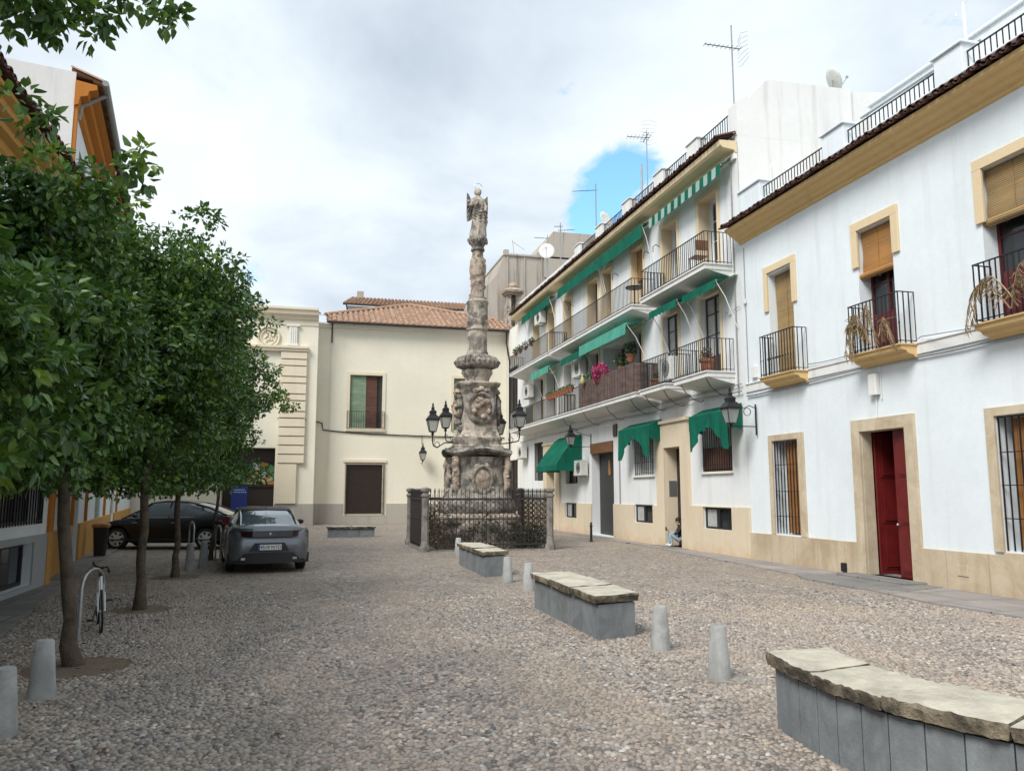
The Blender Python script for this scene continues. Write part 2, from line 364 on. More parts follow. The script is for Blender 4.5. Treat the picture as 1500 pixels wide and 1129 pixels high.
# ---------------------------------------------------------------- ground
m=MB(); m.quad((-400,-300,-.02),(400,-300,-.02),(400,500,-.02),(-400,500,-.02)); struct(m.build('ground',M['earth'],fix=False))
m=MB(); m.quad((-7.5,-6,0),(11.6,-6,0),(11.6,46,0),(-12,46,0)); m.build('plaza_cobbles',M['cobble_far'],fix=False); struct(bpy.data.objects['plaza_cobbles'])
m=MB(); m.prism([(-4.9,-6),(-3.1,-6),(-3.35,10.2),(-3.48,11.2),(-4.0,14.8),(-4.65,20.3),(-5.2,25.2),(-6.1,33),(-7.6,45),(-10,45),(-6.2,17),(-4.9,17)],2,-.1,.03); struct(m.build('pavement_left',M['flag']))
m=MB(); m.prism([(11.5,-6),(9.7,-6),(9.75,9.3),(9.6,11.0),(10.1,14.6),(10.35,18.8),(10.75,24.5),(10.9,30),(10.9,42.3),(11.5,42.3)],2,-.1,.028); struct(m.build('pavement_right',M['flag_r']))
m=MB(); m.prism([(11.4,12.6),(10.2,12.2),(9.75,12.9),(9.8,14.7),(10.3,15.6),(11.4,15.2)],2,0,.036); struct(m.build('doorway_paving',M['flag']))
# individually modelled pebbles near the viewer
def pebbles():
    YAW=radians(14.37); pts=[]
    sp=.050
    ys=np.arange(2.6,15.5,sp*.87); 
    for j,y in enumerate(ys):
        x=np.arange(-4.5,10.2,sp)+(sp/2 if j%2 else 0); pts.append(np.stack([x,np.full_like(x,y)],1))
    P=np.concatenate(pts); P=P+RNG.uniform(-.017,.017,P.shape)
    f=P[:,0]*sin(YAW)+P[:,1]*cos(YAW); u=P[:,0]*cos(YAW)-P[:,1]*sin(YAW)
    edge=np.interp(P[:,1],[2,10.2,14.8,16],[-3.3,-3.35,-4.0,-4.2])+.03; edr=np.interp(P[:,1],[2,9.3,11,14.6,16],[9.7,9.72,9.56,10.05,10.1])
    k=(f>3.3)&(f<15)&(np.abs(u)<f*.66+.3)&(P[:,0]>edge)&(P[:,0]<edr)
    # clear of the tree pit, benches
    k&=~((np.hypot(P[:,0]+2.15,P[:,1]-9.2)<.5)); k&=~((np.hypot(P[:,0]+2.3,P[:,1]-13.35)<.42))
    P=P[k]; n=len(P)
    fade=1-np.clip((f[k]-11.5)/3.5,0,1)
    keep=RNG.uniform(size=n)<fade+.02; P=P[keep]; n=len(P)
    a=RNG.uniform(0,pi,n); rx=RNG.uniform(.019,.032,n); ry=rx*RNG.uniform(.62,.95,n); h=RNG.uniform(.007,.017,n)
    K=7; ang=np.arange(K)*2*pi/K
    V=np.zeros((n,2*K+1,3))
    for r,(s,z) in enumerate(((1.0,-.004),(.72,.72))):
        wob=1+RNG.uniform(-.12,.12,(n,K))
        X=np.cos(ang)[None]*rx[:,None]*s*wob; Y=np.sin(ang)[None]*ry[:,None]*s*wob
        V[:,r*K:(r+1)*K,0]=P[:,0:1]+X*np.cos(a)[:,None]-Y*np.sin(a)[:,None]
        V[:,r*K:(r+1)*K,1]=P[:,1:2]+X*np.sin(a)[:,None]+Y*np.cos(a)[:,None]
        V[:,r*K:(r+1)*K,2]=(z*h[:,None] if r else .0)
    V[:,2*K,0]=P[:,0]; V[:,2*K,1]=P[:,1]; V[:,2*K,2]=h
    V[:,:,2]+=.002
    tilt=RNG.uniform(-.10,.10,(n,1)); V[:,K:,2]+=(V[:,K:,0]-P[:,0:1])*tilt
    fs=[(i,(i+1)%K,K+(i+1)%K,K+i) for i in range(K)]; tr=[(K+i,K+(i+1)%K,2*K) for i in range(K)]
    q=np.array(fs); t=np.array(tr); base=(np.arange(n)*(2*K+1))[:,None,None]
    Q=(q[None]+base).reshape(-1,4); T=(t[None]+base).reshape(-1,3)
    return mesh_np('cobble_pebbles',V.reshape(-1,3),[Q,T],M['pebble'],smooth=True)
def mesh_np(name,V,faces,mat,smooth=False,parent=None,matidx=None,mats=None):
    me=bpy.data.meshes.new(name); me.vertices.add(len(V)); me.vertices.foreach_set('co',V.astype(np.float32).ravel())
    loops=np.concatenate([F.ravel() for F in faces]); starts=[];tot=0
    for F in faces:
        starts.append(tot+np.arange(len(F))*F.shape[1]); tot+=F.size
    st=np.concatenate(starts)
    me.loops.add(len(loops)); me.loops.foreach_set('vertex_index',loops.astype(np.int32))
    me.polygons.add(len(st)); me.polygons.foreach_set('loop_start',st.astype(np.int32))
    for x in (mats or [mat]): me.materials.append(x)
    if matidx is not None: me.polygons.foreach_set('material_index',matidx.astype(np.int32))
    if smooth: me.polygons.foreach_set('use_smooth',np.ones(len(st),bool))
    me.update(calc_edges=True); me.validate()
    o=bpy.data.objects.new(name,me); COL.objects.link(o)
    if parent is not None: o.parent=parent
    return o
for x,y,r in ((-2.15,9.2,.62),(-2.3,13.35,.5),(-2.5,18.2,.5),(-2.3,22.6,.4)):
    m=MB(); P=[(x+cos(a)*r*RNG.uniform(.85,1.1),y+sin(a)*r*RNG.uniform(.85,1.1)) for a in np.linspace(0,2*pi,19)[:-1]]; m.prism(P,2,-.01,.006); struct(m.build('tree_pit',M['pit']))
pb=pebbles(); pb['kind']='stuff'; pb['label']='rounded grey, brown and pink pebbles set close together in the plaza floor'; pb['category']='cobbles'

# ---------------------------------------------------------------- leaves and trees
def leaf_verts(C,D,Nn,L,W,bend=.18):
    """C centre, D direction of the leaf, Nn its normal, arrays"""
    D=D/np.linalg.norm(D,axis=1,keepdims=True); S=np.cross(D,Nn); S/=np.linalg.norm(S,axis=1,keepdims=True)+1e-9; U=np.cross(S,D)
    L=L[:,None]; W=W[:,None]; n=len(C); V=np.zeros((n,6,3))
    V[:,0]=C; V[:,1]=C+D*L*.34-S*W*.5+U*W*.16; V[:,2]=C+D*L*.70-S*W*.34+U*W*.06-U*L*bend*.5
    V[:,3]=C+D*L-U*L*bend; V[:,4]=C+D*L*.70+S*W*.34+U*W*.06-U*L*bend*.5; V[:,5]=C+D*L*.34+S*W*.5+U*W*.16
    return V
def leaf_mesh(name,V,mats,young,parent):
    n=len(V); b=(np.arange(n)*6)[:,None,None]; q=np.array([(0,1,2,3),(0,3,4,5)])[None]; F=(q+b).reshape(-1,4)
    idx=np.repeat(young.astype(int),2)
    off=np.array(world_loc(parent)) if parent is not None else 0
    return mesh_np(name,V.reshape(-1,3)-off,[F],None,parent=parent,matidx=idx,mats=mats)
def unit(n): v=RNG.normal(size=(n,3)); return v/np.linalg.norm(v,axis=1,keepdims=True)
def crown_points(blobs, per, leaf):
    """leaf sprigs spread over the shell of each clump"""
    C=[];D=[];Nn=[];Y=[]
    for (x,y,z,r,yg) in blobs:
        k=max(6,int(per*r*r)); d=unit(k); d[:,2]=np.where(d[:,2]<-.55,-d[:,2],d[:,2]) if RNG.uniform()<.3 else d[:,2]
        rad=r*(RNG.uniform(.35,1.06,(k,1))**.45); sq=np.array([1,1,.82])
        tips=np.array([x,y,z])+d*rad*sq
        m=6
        c=np.repeat(tips,m,0); dd=np.repeat(d,m,0)
        sp=unit(k*m); dirn=dd*.55+sp*.85; dirn[:,2]-=.28
        pos=c+sp*leaf*.45
        nn=dd*.75+unit(k*m)*.65; nn[:,2]+=.55
        C.append(pos);D.append(dirn);Nn.append(nn); Y.append(np.repeat(RNG.uniform(size=k)<(.55 if yg else .02),m))
    return np.concatenate(C),np.concatenate(D),np.concatenate(Nn),np.concatenate(Y)
def tree(base,trunk_top,cc,rad,label,nblob,per,leaf,rtrunk,extra=(),seed=1,group='orange trees along the left kerb',zcut=None,young=.06,sub=()):
    rnd=random.Random(seed); t=thing('orange_tree',label,'tree',(base[0],base[1],0),group)
    bx,by=base; tx,ty,tz=trunk_top
    m=MB()
    pts=[];rs=[]
    for i in range(9):
        f=i/8; pts.append((bx+(tx-bx)*f+rnd.uniform(-.02,.02),by+(ty-by)*f+rnd.uniform(-.02,.02),-.03+tz*f)); rs.append(rtrunk*(1.55 if i==0 else (1.16 if i==1 else 1.02-.22*f)))
    m.tube(pts,rs,14); m.build('trunk',M['bark'],t,smooth=60)
    m=MB()
    for i in range(9):
        a=2*pi*i/9+rnd.uniform(-.3,.3); e=rnd.uniform(.35,.95); q=(cc[0]+cos(a)*rad[0]*.7*e,cc[1]+sin(a)*rad[1]*.7*e,cc[2]+rad[2]*rnd.uniform(-.35,.5))
        mid=(tx+(q[0]-tx)*.35,ty+(q[1]-ty)*.35,tz+(q[2]-tz)*.55); m.tube([(tx,ty,tz-.12),mid,q],[rtrunk*.55,rtrunk*.35,.012],7)
    m.build('branches',M['bark'],t,smooth=60)
    bl=[]
    for i in range(nblob):
        while True:
            d=Vector((rnd.gauss(0,1),rnd.gauss(0,1),rnd.gauss(0,1))).normalized()
            f=rnd.uniform(.35,1)**.5*.88
            x=cc[0]+d.x*rad[0]*f; y=cc[1]+d.y*rad[1]*f; z=cc[2]+d.z*rad[2]*f
            if zcut is None or z>zcut+.25: break
        bl.append((x,y,z,rnd.choice((.2,.26,.32,.44,.6))*rnd.uniform(.85,1.15)*min(rad)/1.5,rnd.random()<young and d.x>-.2))
    for i in range(nblob//8):
        d=Vector((rnd.gauss(0,1),rnd.gauss(0,1),rnd.gauss(0,1))).normalized()*rnd.random()**.4*.6; bl.append((cc[0]+d.x*rad[0],cc[1]+d.y*rad[1],max(cc[2]+d.z*rad[2],(zcut or 0)+.3),rnd.uniform(.4,.6)*min(rad)/1.5,False))
    for i in range(18):
        a=rnd.uniform(0,2*pi); e=rnd.uniform(.1,.85); bl.append((cc[0]*.75+tx*.25+cos(a)*rad[0]*e,cc[1]+sin(a)*rad[1]*e,(zcut or 1.8)+rnd.uniform(.15,.5),rnd.uniform(.28,.42)*min(rad)/1.5,False))
    bl+=list(extra)
    C,D,Nn,Y=crown_points(bl,per,leaf)
    if zcut is not None: k=C[:,2]>zcut+RNG.uniform(-.05,.25,len(C)); C,D,Nn,Y=C[k],D[k],Nn[k],Y[k]
    # only sides that a viewer in the plaza can look at need the full density
    L=RNG.uniform(.75,1.2,len(C))*leaf; V=leaf_verts(C,D,Nn,L,L*.54)
    leaf_mesh('crown',V,[M['leaf'],M['leaf_young']],Y,t)
    return t
# ---------------------------------------------------------------- building helpers
def hood(m,a0,a1,z1,zear,w,t=.05):
    m.box(a0,a1,0.0,t,z1-w,z1); m.box(a0,a0+w,0,t,zear,z1-w); m.box(a1-w,a1,0,t,zear,z1-w); m.cut()
def surround(m,a0,a1,b0,b1,z0,z1,w2,t=.04,lin=0):
    """a0..a1,z1 outer; b0..b1,w2 inner opening"""
    m.box(a0,b0,0,t,z0,z1); m.box(b1,a1,0,t,z0,z1); m.box(b0,b1,0,t,w2,z1)
    if lin: m.box(b0,b0+.006,-lin,-.001,z0,w2-.006); m.box(b1-.006,b1,-lin,-.001,z0,w2-.006); m.box(b0,b1,-lin,-.001,w2-.006,w2)
    m.cut()
def bars(m,a0,a1,z0,z1,d,step,r=.008,ret=None,top=True,bot=True,flat=.012):
    n=max(2,int(round((a1-a0)/step)))
    for i in range(n+1):
        a=a0+(a1-a0)*i/n; m.box(a-r,a+r,d-r,d+r,z0,z1)
    if top: m.box(a0-r,a1+r,d-flat-.006,d+flat+.006,z1,z1+.018)
    if bot: m.box(a0-r,a1+r,d-flat,d+flat,z0+.05,z0+.065)
    if ret is not None:
        k=max(2,int(round((d-ret)/step)))
        for a in (a0,a1):
            for i in range(k): q=ret+(d-ret)*i/k; m.box(a-r,a+r,q-r,q+r,z0,z1)
            if top: m.box(a-flat,a+flat,ret,d-flat-.006,z1,z1+.018)
            if bot: m.box(a-flat,a+flat,ret,d-flat,z0+.05,z0+.065)
def door_leaf(m,a0,a1,z0,z1,d,t=.045,panels=3,rail=.09):
    """framed leaf with recessed panels"""
    m.box(a0,a1,d-t,d,z0,z1)
    h=(z1-z0-rail)/panels
    for i in range(panels):
        p0=z0+rail+i*h; m.box(a0+rail,a1-rail,d,d+.012,p0,p0+h-rail); m.box(a0+rail+.05,a1-rail-.05,d+.012,d+.028,p0+.05,p0+h-rail-.05)
def window_glazed(T,par,a0,a1,z0,z1,dep,frame,glass='glass',solid=.0,name='window',mull=1,label=None):
    """casement set back in the opening; solid = height of the panelled bottom"""
    f=MB(T); w=.06; d=-dep+.06
    f.box(a0,a0+w,d-.05,d,z0,z1); f.box(a1-w,a1,d-.05,d,z0,z1); f.box(a0+w,a1-w,d-.05,d,z1-w,z1); f.box(a0+w,a1-w,d-.05,d,z0,z0+w)
    k=mull
    for i in range(k):
        c=a0+(a1-a0)*(i+1)/(k+1); f.box(c-.035,c+.035,d-.052,d+.008,z0+w,z1-w)
    if solid: f.box(a0+w,a1-w,d-.045,d-.01,z0+w,z0+solid); f.box(a0+w+.04,a1-w-.04,d-.01,d+.004,z0+w+.05,z0+solid-.05)
    zz=z0+solid
    while zz+.75<z1: zz+=.62; f.box(a0+w,a1-w,d-.045,d-.012,zz-.014,zz+.014)
    o=f.build(name,M[frame],par)
    if label: o['label']=label
    g=MB(T); g.box(a0+w*.5,a1-w*.5,d-.04,d-.03,z0+w*.5,z1-w*.5); g.build('pane',M[glass],o)
    return o
def blind(T,par,a0,a1,z0,z1,d,mat='blind',roll=0,strings=True,parent=None):
    """woven roll blind hung in front of the window, with a roll at the bottom if half raised"""
    b=MB(T); n=10
    for i in range(n):
        f0,f1=i/n,(i+1)/n; u=lambda f:d+.012*sin(f*9)
        b.add([(a0,u(f0),z0+(z1-z0)*f0),(a1,u(f0),z0+(z1-z0)*f0),(a1,u(f1),z0+(z1-z0)*f1),(a0,u(f1),z0+(z1-z0)*f1)],[(0,1,2,3)])
    if roll: b.tube([(a0-.06,d+.03,z0-roll*.3),(a1+.06,d+.03,z0-roll*.3)],roll,10)
    if strings:
        c=(a0+a1)/2; b.box(c-.008,c+.008,d+.014,d+.022,z0,z1)
    return b.build('blind',M[mat],parent or par)
def eave_tiles(T,par,a0,a1,zin,zout,din,dout,mat,step=.215,name='eave_tiles'):
    """two courses of barrel tiles, seen from below at their ends"""
    m=MB(T); n=int((a1-a0)/step)
    for i in range(n):
        a=a0+(i+.5)*(a1-a0)/n; L=[(din,zin),(dout+random.uniform(-.02,.02),zout+random.uniform(-.012,.012))]
        for up,r,off in ((1,.085,0),(-1,.085,step/2)):
            vs=[]
            for (d,z) in L:
                for rr in (r,r-.016):
                    for k in range(6):
                        t=pi*k/5; vs.append((a+off+cos(t)*rr,d,z+up*sin(t)*rr*.8+(0.03 if up>0 else .04)))
            fs=[]
            for k in range(5):
                fs+=[(k,k+1,12+k+1,12+k),(6+k,6+k+1,18+k+1,18+k),(k,k+1,6+k+1,6+k),(12+k,12+k+1,18+k+1,18+k)]
            m.add(vs,fs)
    return m.build(name,M[mat],par,fix=False,smooth=50)
def pot(m,x,y,z,r=.13,h=.2):
    m.lathe([(r*.66,0),(r*.92,h*.8),(r*1.08,h*.8),(r*1.08,h),(r*.9,h),(r*.85,h*.9)],(x,y,z),12)

# ================================================================ WHITE TOWN HOUSE (near right)
H1=thing('town_house','white two-storey town house with ochre window hoods, ochre cornice and a red front door','house',(11.35,19.1,0))
ops1=[(16.81,17.85,4.58,7.24,.42),(13.36,14.42,4.58,7.27,.42),(9.93,11.14,4.58,7.36,.42),(16.86,17.95,.72,3.0,.42),(13.3,14.62,.06,3.0,.245),(9.75,11.18,.77,3.02,.42),
      (6.4,7.5,4.58,7.3,.42),(6.4,7.6,.77,3.02,.42)]
m=MB(RIGHT); m.wall(-4,19.1,0,9.1,ops1); m.build('wall',M['white'],H1)
m=MB(); m.quad((11.35,-4,9.1),(22,-4,9.1),(22,19.1,9.1),(11.35,19.1,9.1)); m.quad((11.35,-4,0),(22,-4,0),(22,-4,9.1),(11.35,-4,9.1)); m.quad((22,-4,0),(22,19.1,0),(22,19.1,9.1),(22,-4,9.1)); m.build('terrace_roof',M['white2'],H1)
m=MB(RIGHT)
m.box(-4,9.77,0,.045,0,.75); m.box(9.77,11.18,0,.045,0,.75); m.box(11.18,13.2,0,.045,0,.70); m.cut(); m.box(14.72,16.86,0,.045,0,.70); m.box(16.86,17.95,0,.045,0,.70); m.box(17.95,19.1,0,.045,0,.70)
m.build('plinth',M['plinth'],H1,bevel=.006)
m=MB(RIGHT)
surround(m,16.64,18.10,16.86,17.95,.703,3.15,3.0,.05); surround(m,13.04,14.88,13.30,14.62,.0,3.25,3.0,.06,lin=.24); surround(m,9.55,11.37,9.75,11.18,.753,3.17,3.02,.05)
m.build('stone_surround',M['trim'],H1,bevel=.006)
m=MB(RIGHT); hood(m,16.64,18.03,7.46,6.30,.175,.05); hood(m,13.14,14.56,7.48,6.5,.19,.05); hood(m,9.72,11.24,7.55,6.4,.19,.05)
m.build('window_hood',M['ochre_pale'],H1,bevel=.006)
# ochre cornice, moulded
prof=[(0,8.42),(.05,8.44),(.06,8.50),(.16,8.53),(.20,8.60),(.33,8.63),(.37,8.70),(.47,8.72),(.48,8.80),(0,8.86)]
m=MB(RIGHT); m.prism([(d,z) for d,z in prof],0,-4,19.12); o=m.build('cornice',M['ochre'],H1)
eave_tiles(RIGHT,H1,-4,19.12,9.02,8.83,.0,.60,'tile_dark',.2)
# terrace parapet, pillars, rails
m=MB(RIGHT); m.box(-4,19.1,-.24,-.02,8.9,9.30); m.box(-4,19.1,-.27,.01,9.30,9.335)
for a0,a1 in ((18.08,19.1),(14.66,15.42),(11.30,11.97),(7.9,8.6),(4.3,5.0)):
    m.box(a0,a1,-.32,.0,9.337,9.87); m.box(a0-.05,a1+.05,-.37,.05,9.87,9.92)
m.build('parapet',M['white'],H1,bevel=.01)
for a0,a1 in ((15.42,18.08),(11.97,14.66),(8.6,11.30),(5.0,7.9)):
    m=MB(RIGHT); bars(m,a0+.02,a1-.02,9.34,9.70,-.12,.125,.0085,bot=False); m.build('terrace_railing',M['iron'],H1)
# string band with cables
m=MB(RIGHT); m.box(-4,19.08,0,.035,4.36,4.56); m.box(-4,19.06,0,.06,4.56,4.60); m.build('string_course',M['white2'],H1,bevel=.006)
# upper windows: casements behind blinds
w=window_glazed(RIGHT,H1,16.81,17.85,4.58,7.24,.36,'red_dark',solid=.8); blind(RIGHT,H1,16.83,17.83,4.75,7.22,-.20,'blind',parent=w)
w=window_glazed(RIGHT,H1,13.36,14.42,4.58,7.27,.36,'red_dark',solid=.9); blind(RIGHT,H1,13.40,14.40,6.32,7.25,-.12,'blind_orange',roll=.07,parent=w)
w=window_glazed(RIGHT,H1,9.93,11.14,4.58,7.36,.36,'red_dark',solid=.95); blind(RIGHT,H1,9.95,11.12,6.42,7.34,-.12,'blind',roll=.075,parent=w)
# balconies
for a0,a1 in ((16.32,17.78),(12.84,14.36),(9.40,11.07)):
    m=MB(RIGHT); L=[(0,4.30),(.07,4.31),(.12,4.36),(.24,4.39),(.28,4.44),(.38,4.46),(.40,4.54),(0,4.54)]
    m.prism(L,0,a0,a1); m.box(a0-.03,a1+.03,0,.43,4.54,4.565)
    b=m.build('balcony_slab',M['ochre'],H1)
    m=MB(RIGHT); bars(m,a0+.03,a1-.03,4.57,5.58,.37,.112,.009,ret=0)
    for i in range(14):
        a=a0+.03+(a1-a0-.06)*i/13; m.box(a-.014,a+.014,.36,.38,4.95,5.0)
    m.build('railing',M['iron'],b)
# ground windows with grilles
w=window_glazed(RIGHT,H1,16.86,17.95,.72,3.0,.40,'white_paint',solid=0)
m=MB(RIGHT); m.box(16.90,17.64,-.20,-.165,.76,2.96); m.build('shutter',M['planks'],w)
m=MB(RIGHT); bars(m,16.90,17.92,.74,2.96,-.02,.135,.010,bot=False)
for z in (1.15,1.75,2.4): m.box(16.87,17.94,-.034,-.012,z,z+.016)
m.build('grille',M['iron'],w)
w=window_glazed(RIGHT,H1,9.75,11.18,.77,3.02,.40,'white_paint')
m=MB(RIGHT); m.box(9.80,11.0,-.20,-.165,.80,2.98); m.build('shutter',M['planks'],w)
m=MB(RIGHT); bars(m,9.78,11.15,.78,2.99,-.02,.135,.010,bot=False)
for z in (1.3,1.85,2.4): m.box(9.76,11.17,-.034,-.012,z,z+.016)
m.build('grille',M['iron'],w)
for z0,z1 in ((4.58,7.3),(.77,3.02)): window_glazed(RIGHT,H1,6.4,7.5 if z0>2 else 7.6,z0,z1,.36,'red_dark')
# front door: dark recessed leaf and a nearer open leaf
d=MB(RIGHT); d.T=lambda a,dd,z:(11.35+.26+(a-13.3),14.60+(-dd),z); door_leaf(d,13.3,14.0,.07,2.98,.045,panels=3); dr=d.build('door',M['red'],H1)
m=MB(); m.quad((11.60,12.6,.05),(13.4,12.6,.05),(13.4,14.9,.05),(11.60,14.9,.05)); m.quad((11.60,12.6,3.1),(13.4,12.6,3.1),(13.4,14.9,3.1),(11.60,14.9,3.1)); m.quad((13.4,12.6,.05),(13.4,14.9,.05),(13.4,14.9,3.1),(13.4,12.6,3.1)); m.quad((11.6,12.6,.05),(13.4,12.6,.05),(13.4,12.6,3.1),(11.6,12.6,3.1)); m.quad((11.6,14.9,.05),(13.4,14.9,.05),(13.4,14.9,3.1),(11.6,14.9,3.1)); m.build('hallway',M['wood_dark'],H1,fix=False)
d=MB(RIGHT); door_leaf(d,13.31,13.89,.07,2.98,-.17,panels=3); d.build('door_leaf',M['red'],dr)
d=MB(RIGHT); d.ball((13.83,-.12,1.1),.03); d.build('handle',M['steel'],dr)
m=MB(RIGHT); m.bbox(12.95,14.95,.045,.55,0,.075,.01); m.box(13.3,14.62,-.6,.045,0,.06); m.build('doorstep',M['flag'],H1)
# electric box and conduit
m=MB(RIGHT); m.bbox(13.95,14.18,.0,.12,3.72,4.15); tag(m.build('meter_box',M['white2']),'small pale grey electricity box on the white wall above the red door','meter box')
m=MB(RIGHT); m.tube([(14.06,.03,3.72),(14.06,.03,3.26)],.012,6); m.tube([(13.9,.03,4.33),(13.9,.03,3.62)],.012,6); tag(m.build('conduit',M['white2']),'thin conduit running down from the electricity box to the red door','conduit')
def cable(pts,r,label,T=RIGHT,mat='grey_pipe',sag=.04,name='cable',group='cables strung along the facades'):
    m=MB(T); P=[]
    for i in range(len(pts)-1):
        a,b=Vector(pts[i]),Vector(pts[i+1]); n=max(2,int((b-a).length/.5))
        for k in range(n):
            f=k/n; q=a.lerp(b,f); q.z-=sag*sin(pi*((f*3)%1))*.4; P.append(tuple(q))
    P.append(pts[-1]); m.tube(P,r,5); return tag(m.build(name,M[mat],smooth=True),label,'cable',group)
cable([(8,.05,4.30),(12.7,.05,4.30),(14.5,.06,4.33),(16.2,.05,4.28),(19.0,.05,4.26)],.022,'thick grey cable under the white string course of the town house')
cable([(8,.07,4.66),(11.4,.07,4.63),(11.6,.05,4.68)],.012,'thin cable on top of the string course right of the third ochre balcony',mat='grey_pipe')
cable([(11.1,.45,4.5),(12.7,.05,4.68),(12.82,.05,4.66)],.010,'loose thin cable between the two nearer ochre balconies')
cable([(14.4,.05,4.72),(15.2,.04,4.66),(16.3,.05,4.70)],.012,'thin cable between the two farther ochre balconies')
m=MB(RIGHT); m.tube([(18.95,.02,4.6),(18.95,.02,8.3)],.010,5); tag(m.build('conduit',M['grey_pipe']),'thin vertical conduit at the joint of the town house and the apartment block','conduit')
m=MB(RIGHT); m.bbox(18.90,19.0,.025,.07,6.75,6.87,.004); tag(m.build('junction_box',M['white2']),'tiny junction box on the vertical conduit between the two right-hand buildings','junction box')
m=MB(RIGHT); m.bbox(18.5,18.72,0.0,.08,4.7,5.0,.006); tag(m.build('junction_box',M['white2']),'small pale box on the string course just left of the farthest ochre balcony','junction box')
m=MB(RIGHT)
m.bbox(19.72,19.82,0.0,.06,6.62,6.82,.004); tag(m.build('junction_box',M['ac']),'small box on the apartment wall right of the nearest first-floor window','junction box')
m=MB(RIGHT); m.bbox(11.95,12.2,.045,.06,.28,.46,.004); tag(m.build('wall_hatch',M['plinth']),'small stone hatch low in the sandstone plinth right of the red door','hatch')
m=MB(RIGHT); m.bbox(15.25,15.37,.045,.12,.06,.24,.006); tag(m.build('boot_vent',M['iron']),'small black metal vent at the foot of the plinth left of the red door','vent')
# setback roof storey and stair tower
m=MB(); m.box(14.35,20,4,17.4,9.1,11.95); m.box(14.28,20.05,3.95,17.45,11.95,12.02)
o=m.build('roof_storey',M['white'],H1,bevel=.01)

# ================================================================ APARTMENT BLOCK (right, three storeys)
H2=thing('apartment_block','long white three-storey apartment block with green awnings and running balconies','apartment building',(11.35,30,0))
TOP=[(38.55,39.8),(36.05,37.25),(33.5,34.65),(30.2,31.4),(28.68,29.74),(25.63,26.68),(22.95,24.04),(20.34,21.45)]
MID=[(38.0,39.6),(36.0,37.3),(33.58,34.62),(30.2,31.4),(25.9,26.9),(23.02,24.11),(20.35,21.49)]
ops=[(a,b,8.0,10.46,.5) for a,b in TOP]+[(a,b,5.0,7.46,.5) for a,b in MID]+[(27.4,29.7,5.0,7.4,.9)]
ops+=[(38.16,39.7,2.29,4.2,.3),(36.02,37.27,.06,2.67,.8),(32.95,34.6,2.1,3.6,.3),(33.02,34.64,.63,1.27,.12),(28.77,31.2,.06,3.68,.36),(25.1,26.77,2.31,3.88,.3),(25.2,26.8,.7,1.31,.12),(22.98,24.15,.05,3.15,.42),(19.96,21.66,2.32,3.85,.3),(20.03,21.68,.7,1.31,.12)]
m=MB(RIGHT); m.wall(19.1,42.5,0,11.3,ops); m.build('wall',M['white3'],H2)
m=MB(); m.quad((11.35,19.1,11.6),(22,19.1,11.6),(22,42.5,11.6),(11.35,42.5,11.6)); m.quad((22,19.1,0),(22,42.5,0),(22,42.5,11.6),(22,19.1,11.6)); m.quad((11.35,42.5,0),(22,42.5,0),(22,42.5,11.6),(11.35,42.5,11.6)); m.build('flat_roof',M['white2'],H2)
# end wall / stair tower rising over the town house terrace
m=MB(); m.box(15.6,20.5,19.56,24,9.0,13.1); m.prism([(11.37,9.0),(11.37,12.56),(11.73,12.78),(11.78,12.74),(12.3,13.30),(12.5,13.36),(15.05,13.42),(15.1,13.36),(16.5,13.50),(20.5,13.5),(20.5,9.0)],1,19.102,19.55); m.build('stair_tower',M['white2'],H2)
m=MB(); m.box(15.02,15.08,19.04,19.10,9.1,13.4); m.box(12.34,12.37,19.06,19.10,9.2,10.8); m.build('downpipe',M['white'],H2)
# plinth
m=MB(RIGHT); xs=[19.1,19.98,21.72,22.43]; 
def plinth_span(m,a0,a1,z1,holes):
    c=a0
    for p,q,b,t in sorted(holes):
        if p>=a1 or q<=a0: continue
        m.box(c,p,0,.05,0,z1); 
        if b>0.1: m.box(p,q,0,.05,0,b)
        if t<z1: m.box(p,q,0,.05,t,z1)
        c=q
    m.box(c,a1,0,.05,0,z1)
plinth_span(m,19.1,22.43,1.34,[(20.03,21.68,.7,1.31)]); m.cut(); plinth_span(m,24.73,28.77,1.30,[(25.2,26.8,.7,1.31)]); m.cut(); plinth_span(m,31.2,35.3,1.27,[(33.02,34.64,.63,1.27)]); m.cut(); plinth_span(m,37.8,42.5,1.2,[])
m.build('plinth',M['plinth2'],H2,bevel=.006)
# portals
m=MB(RIGHT); surround(m,22.43,24.73,22.98,24.15,0,3.93,3.15,.10,lin=.9); m.cuts=[]; m.box(22.35,24.81,0,.17,3.93,4.03); m.build('portal',M['plinth2'],H2,bevel=.008)
m=MB(RIGHT); surround(m,35.3,37.78,36.02,37.27,0,3.95,2.67,.10,lin=.5); m.cuts=[]; m.box(35.2,37.86,0,.15,3.95,4.05); m.build('portal',M['plinth2'],H2,bevel=.008)
# cream trim round the top windows
m=MB(RIGHT)
for a,b in TOP: surround(m,a-.16,b+.16,a,b,8.0,10.66,10.46,.025,lin=.35)
m.build('window_trim',M['trimcream'],H2)
m=MB(RIGHT)
for a,b in MID: surround(m,a-.14,b+.14,a,b,5.0,7.58,7.46,.025)
m.build('window_trim',M['trimcream'],H2)
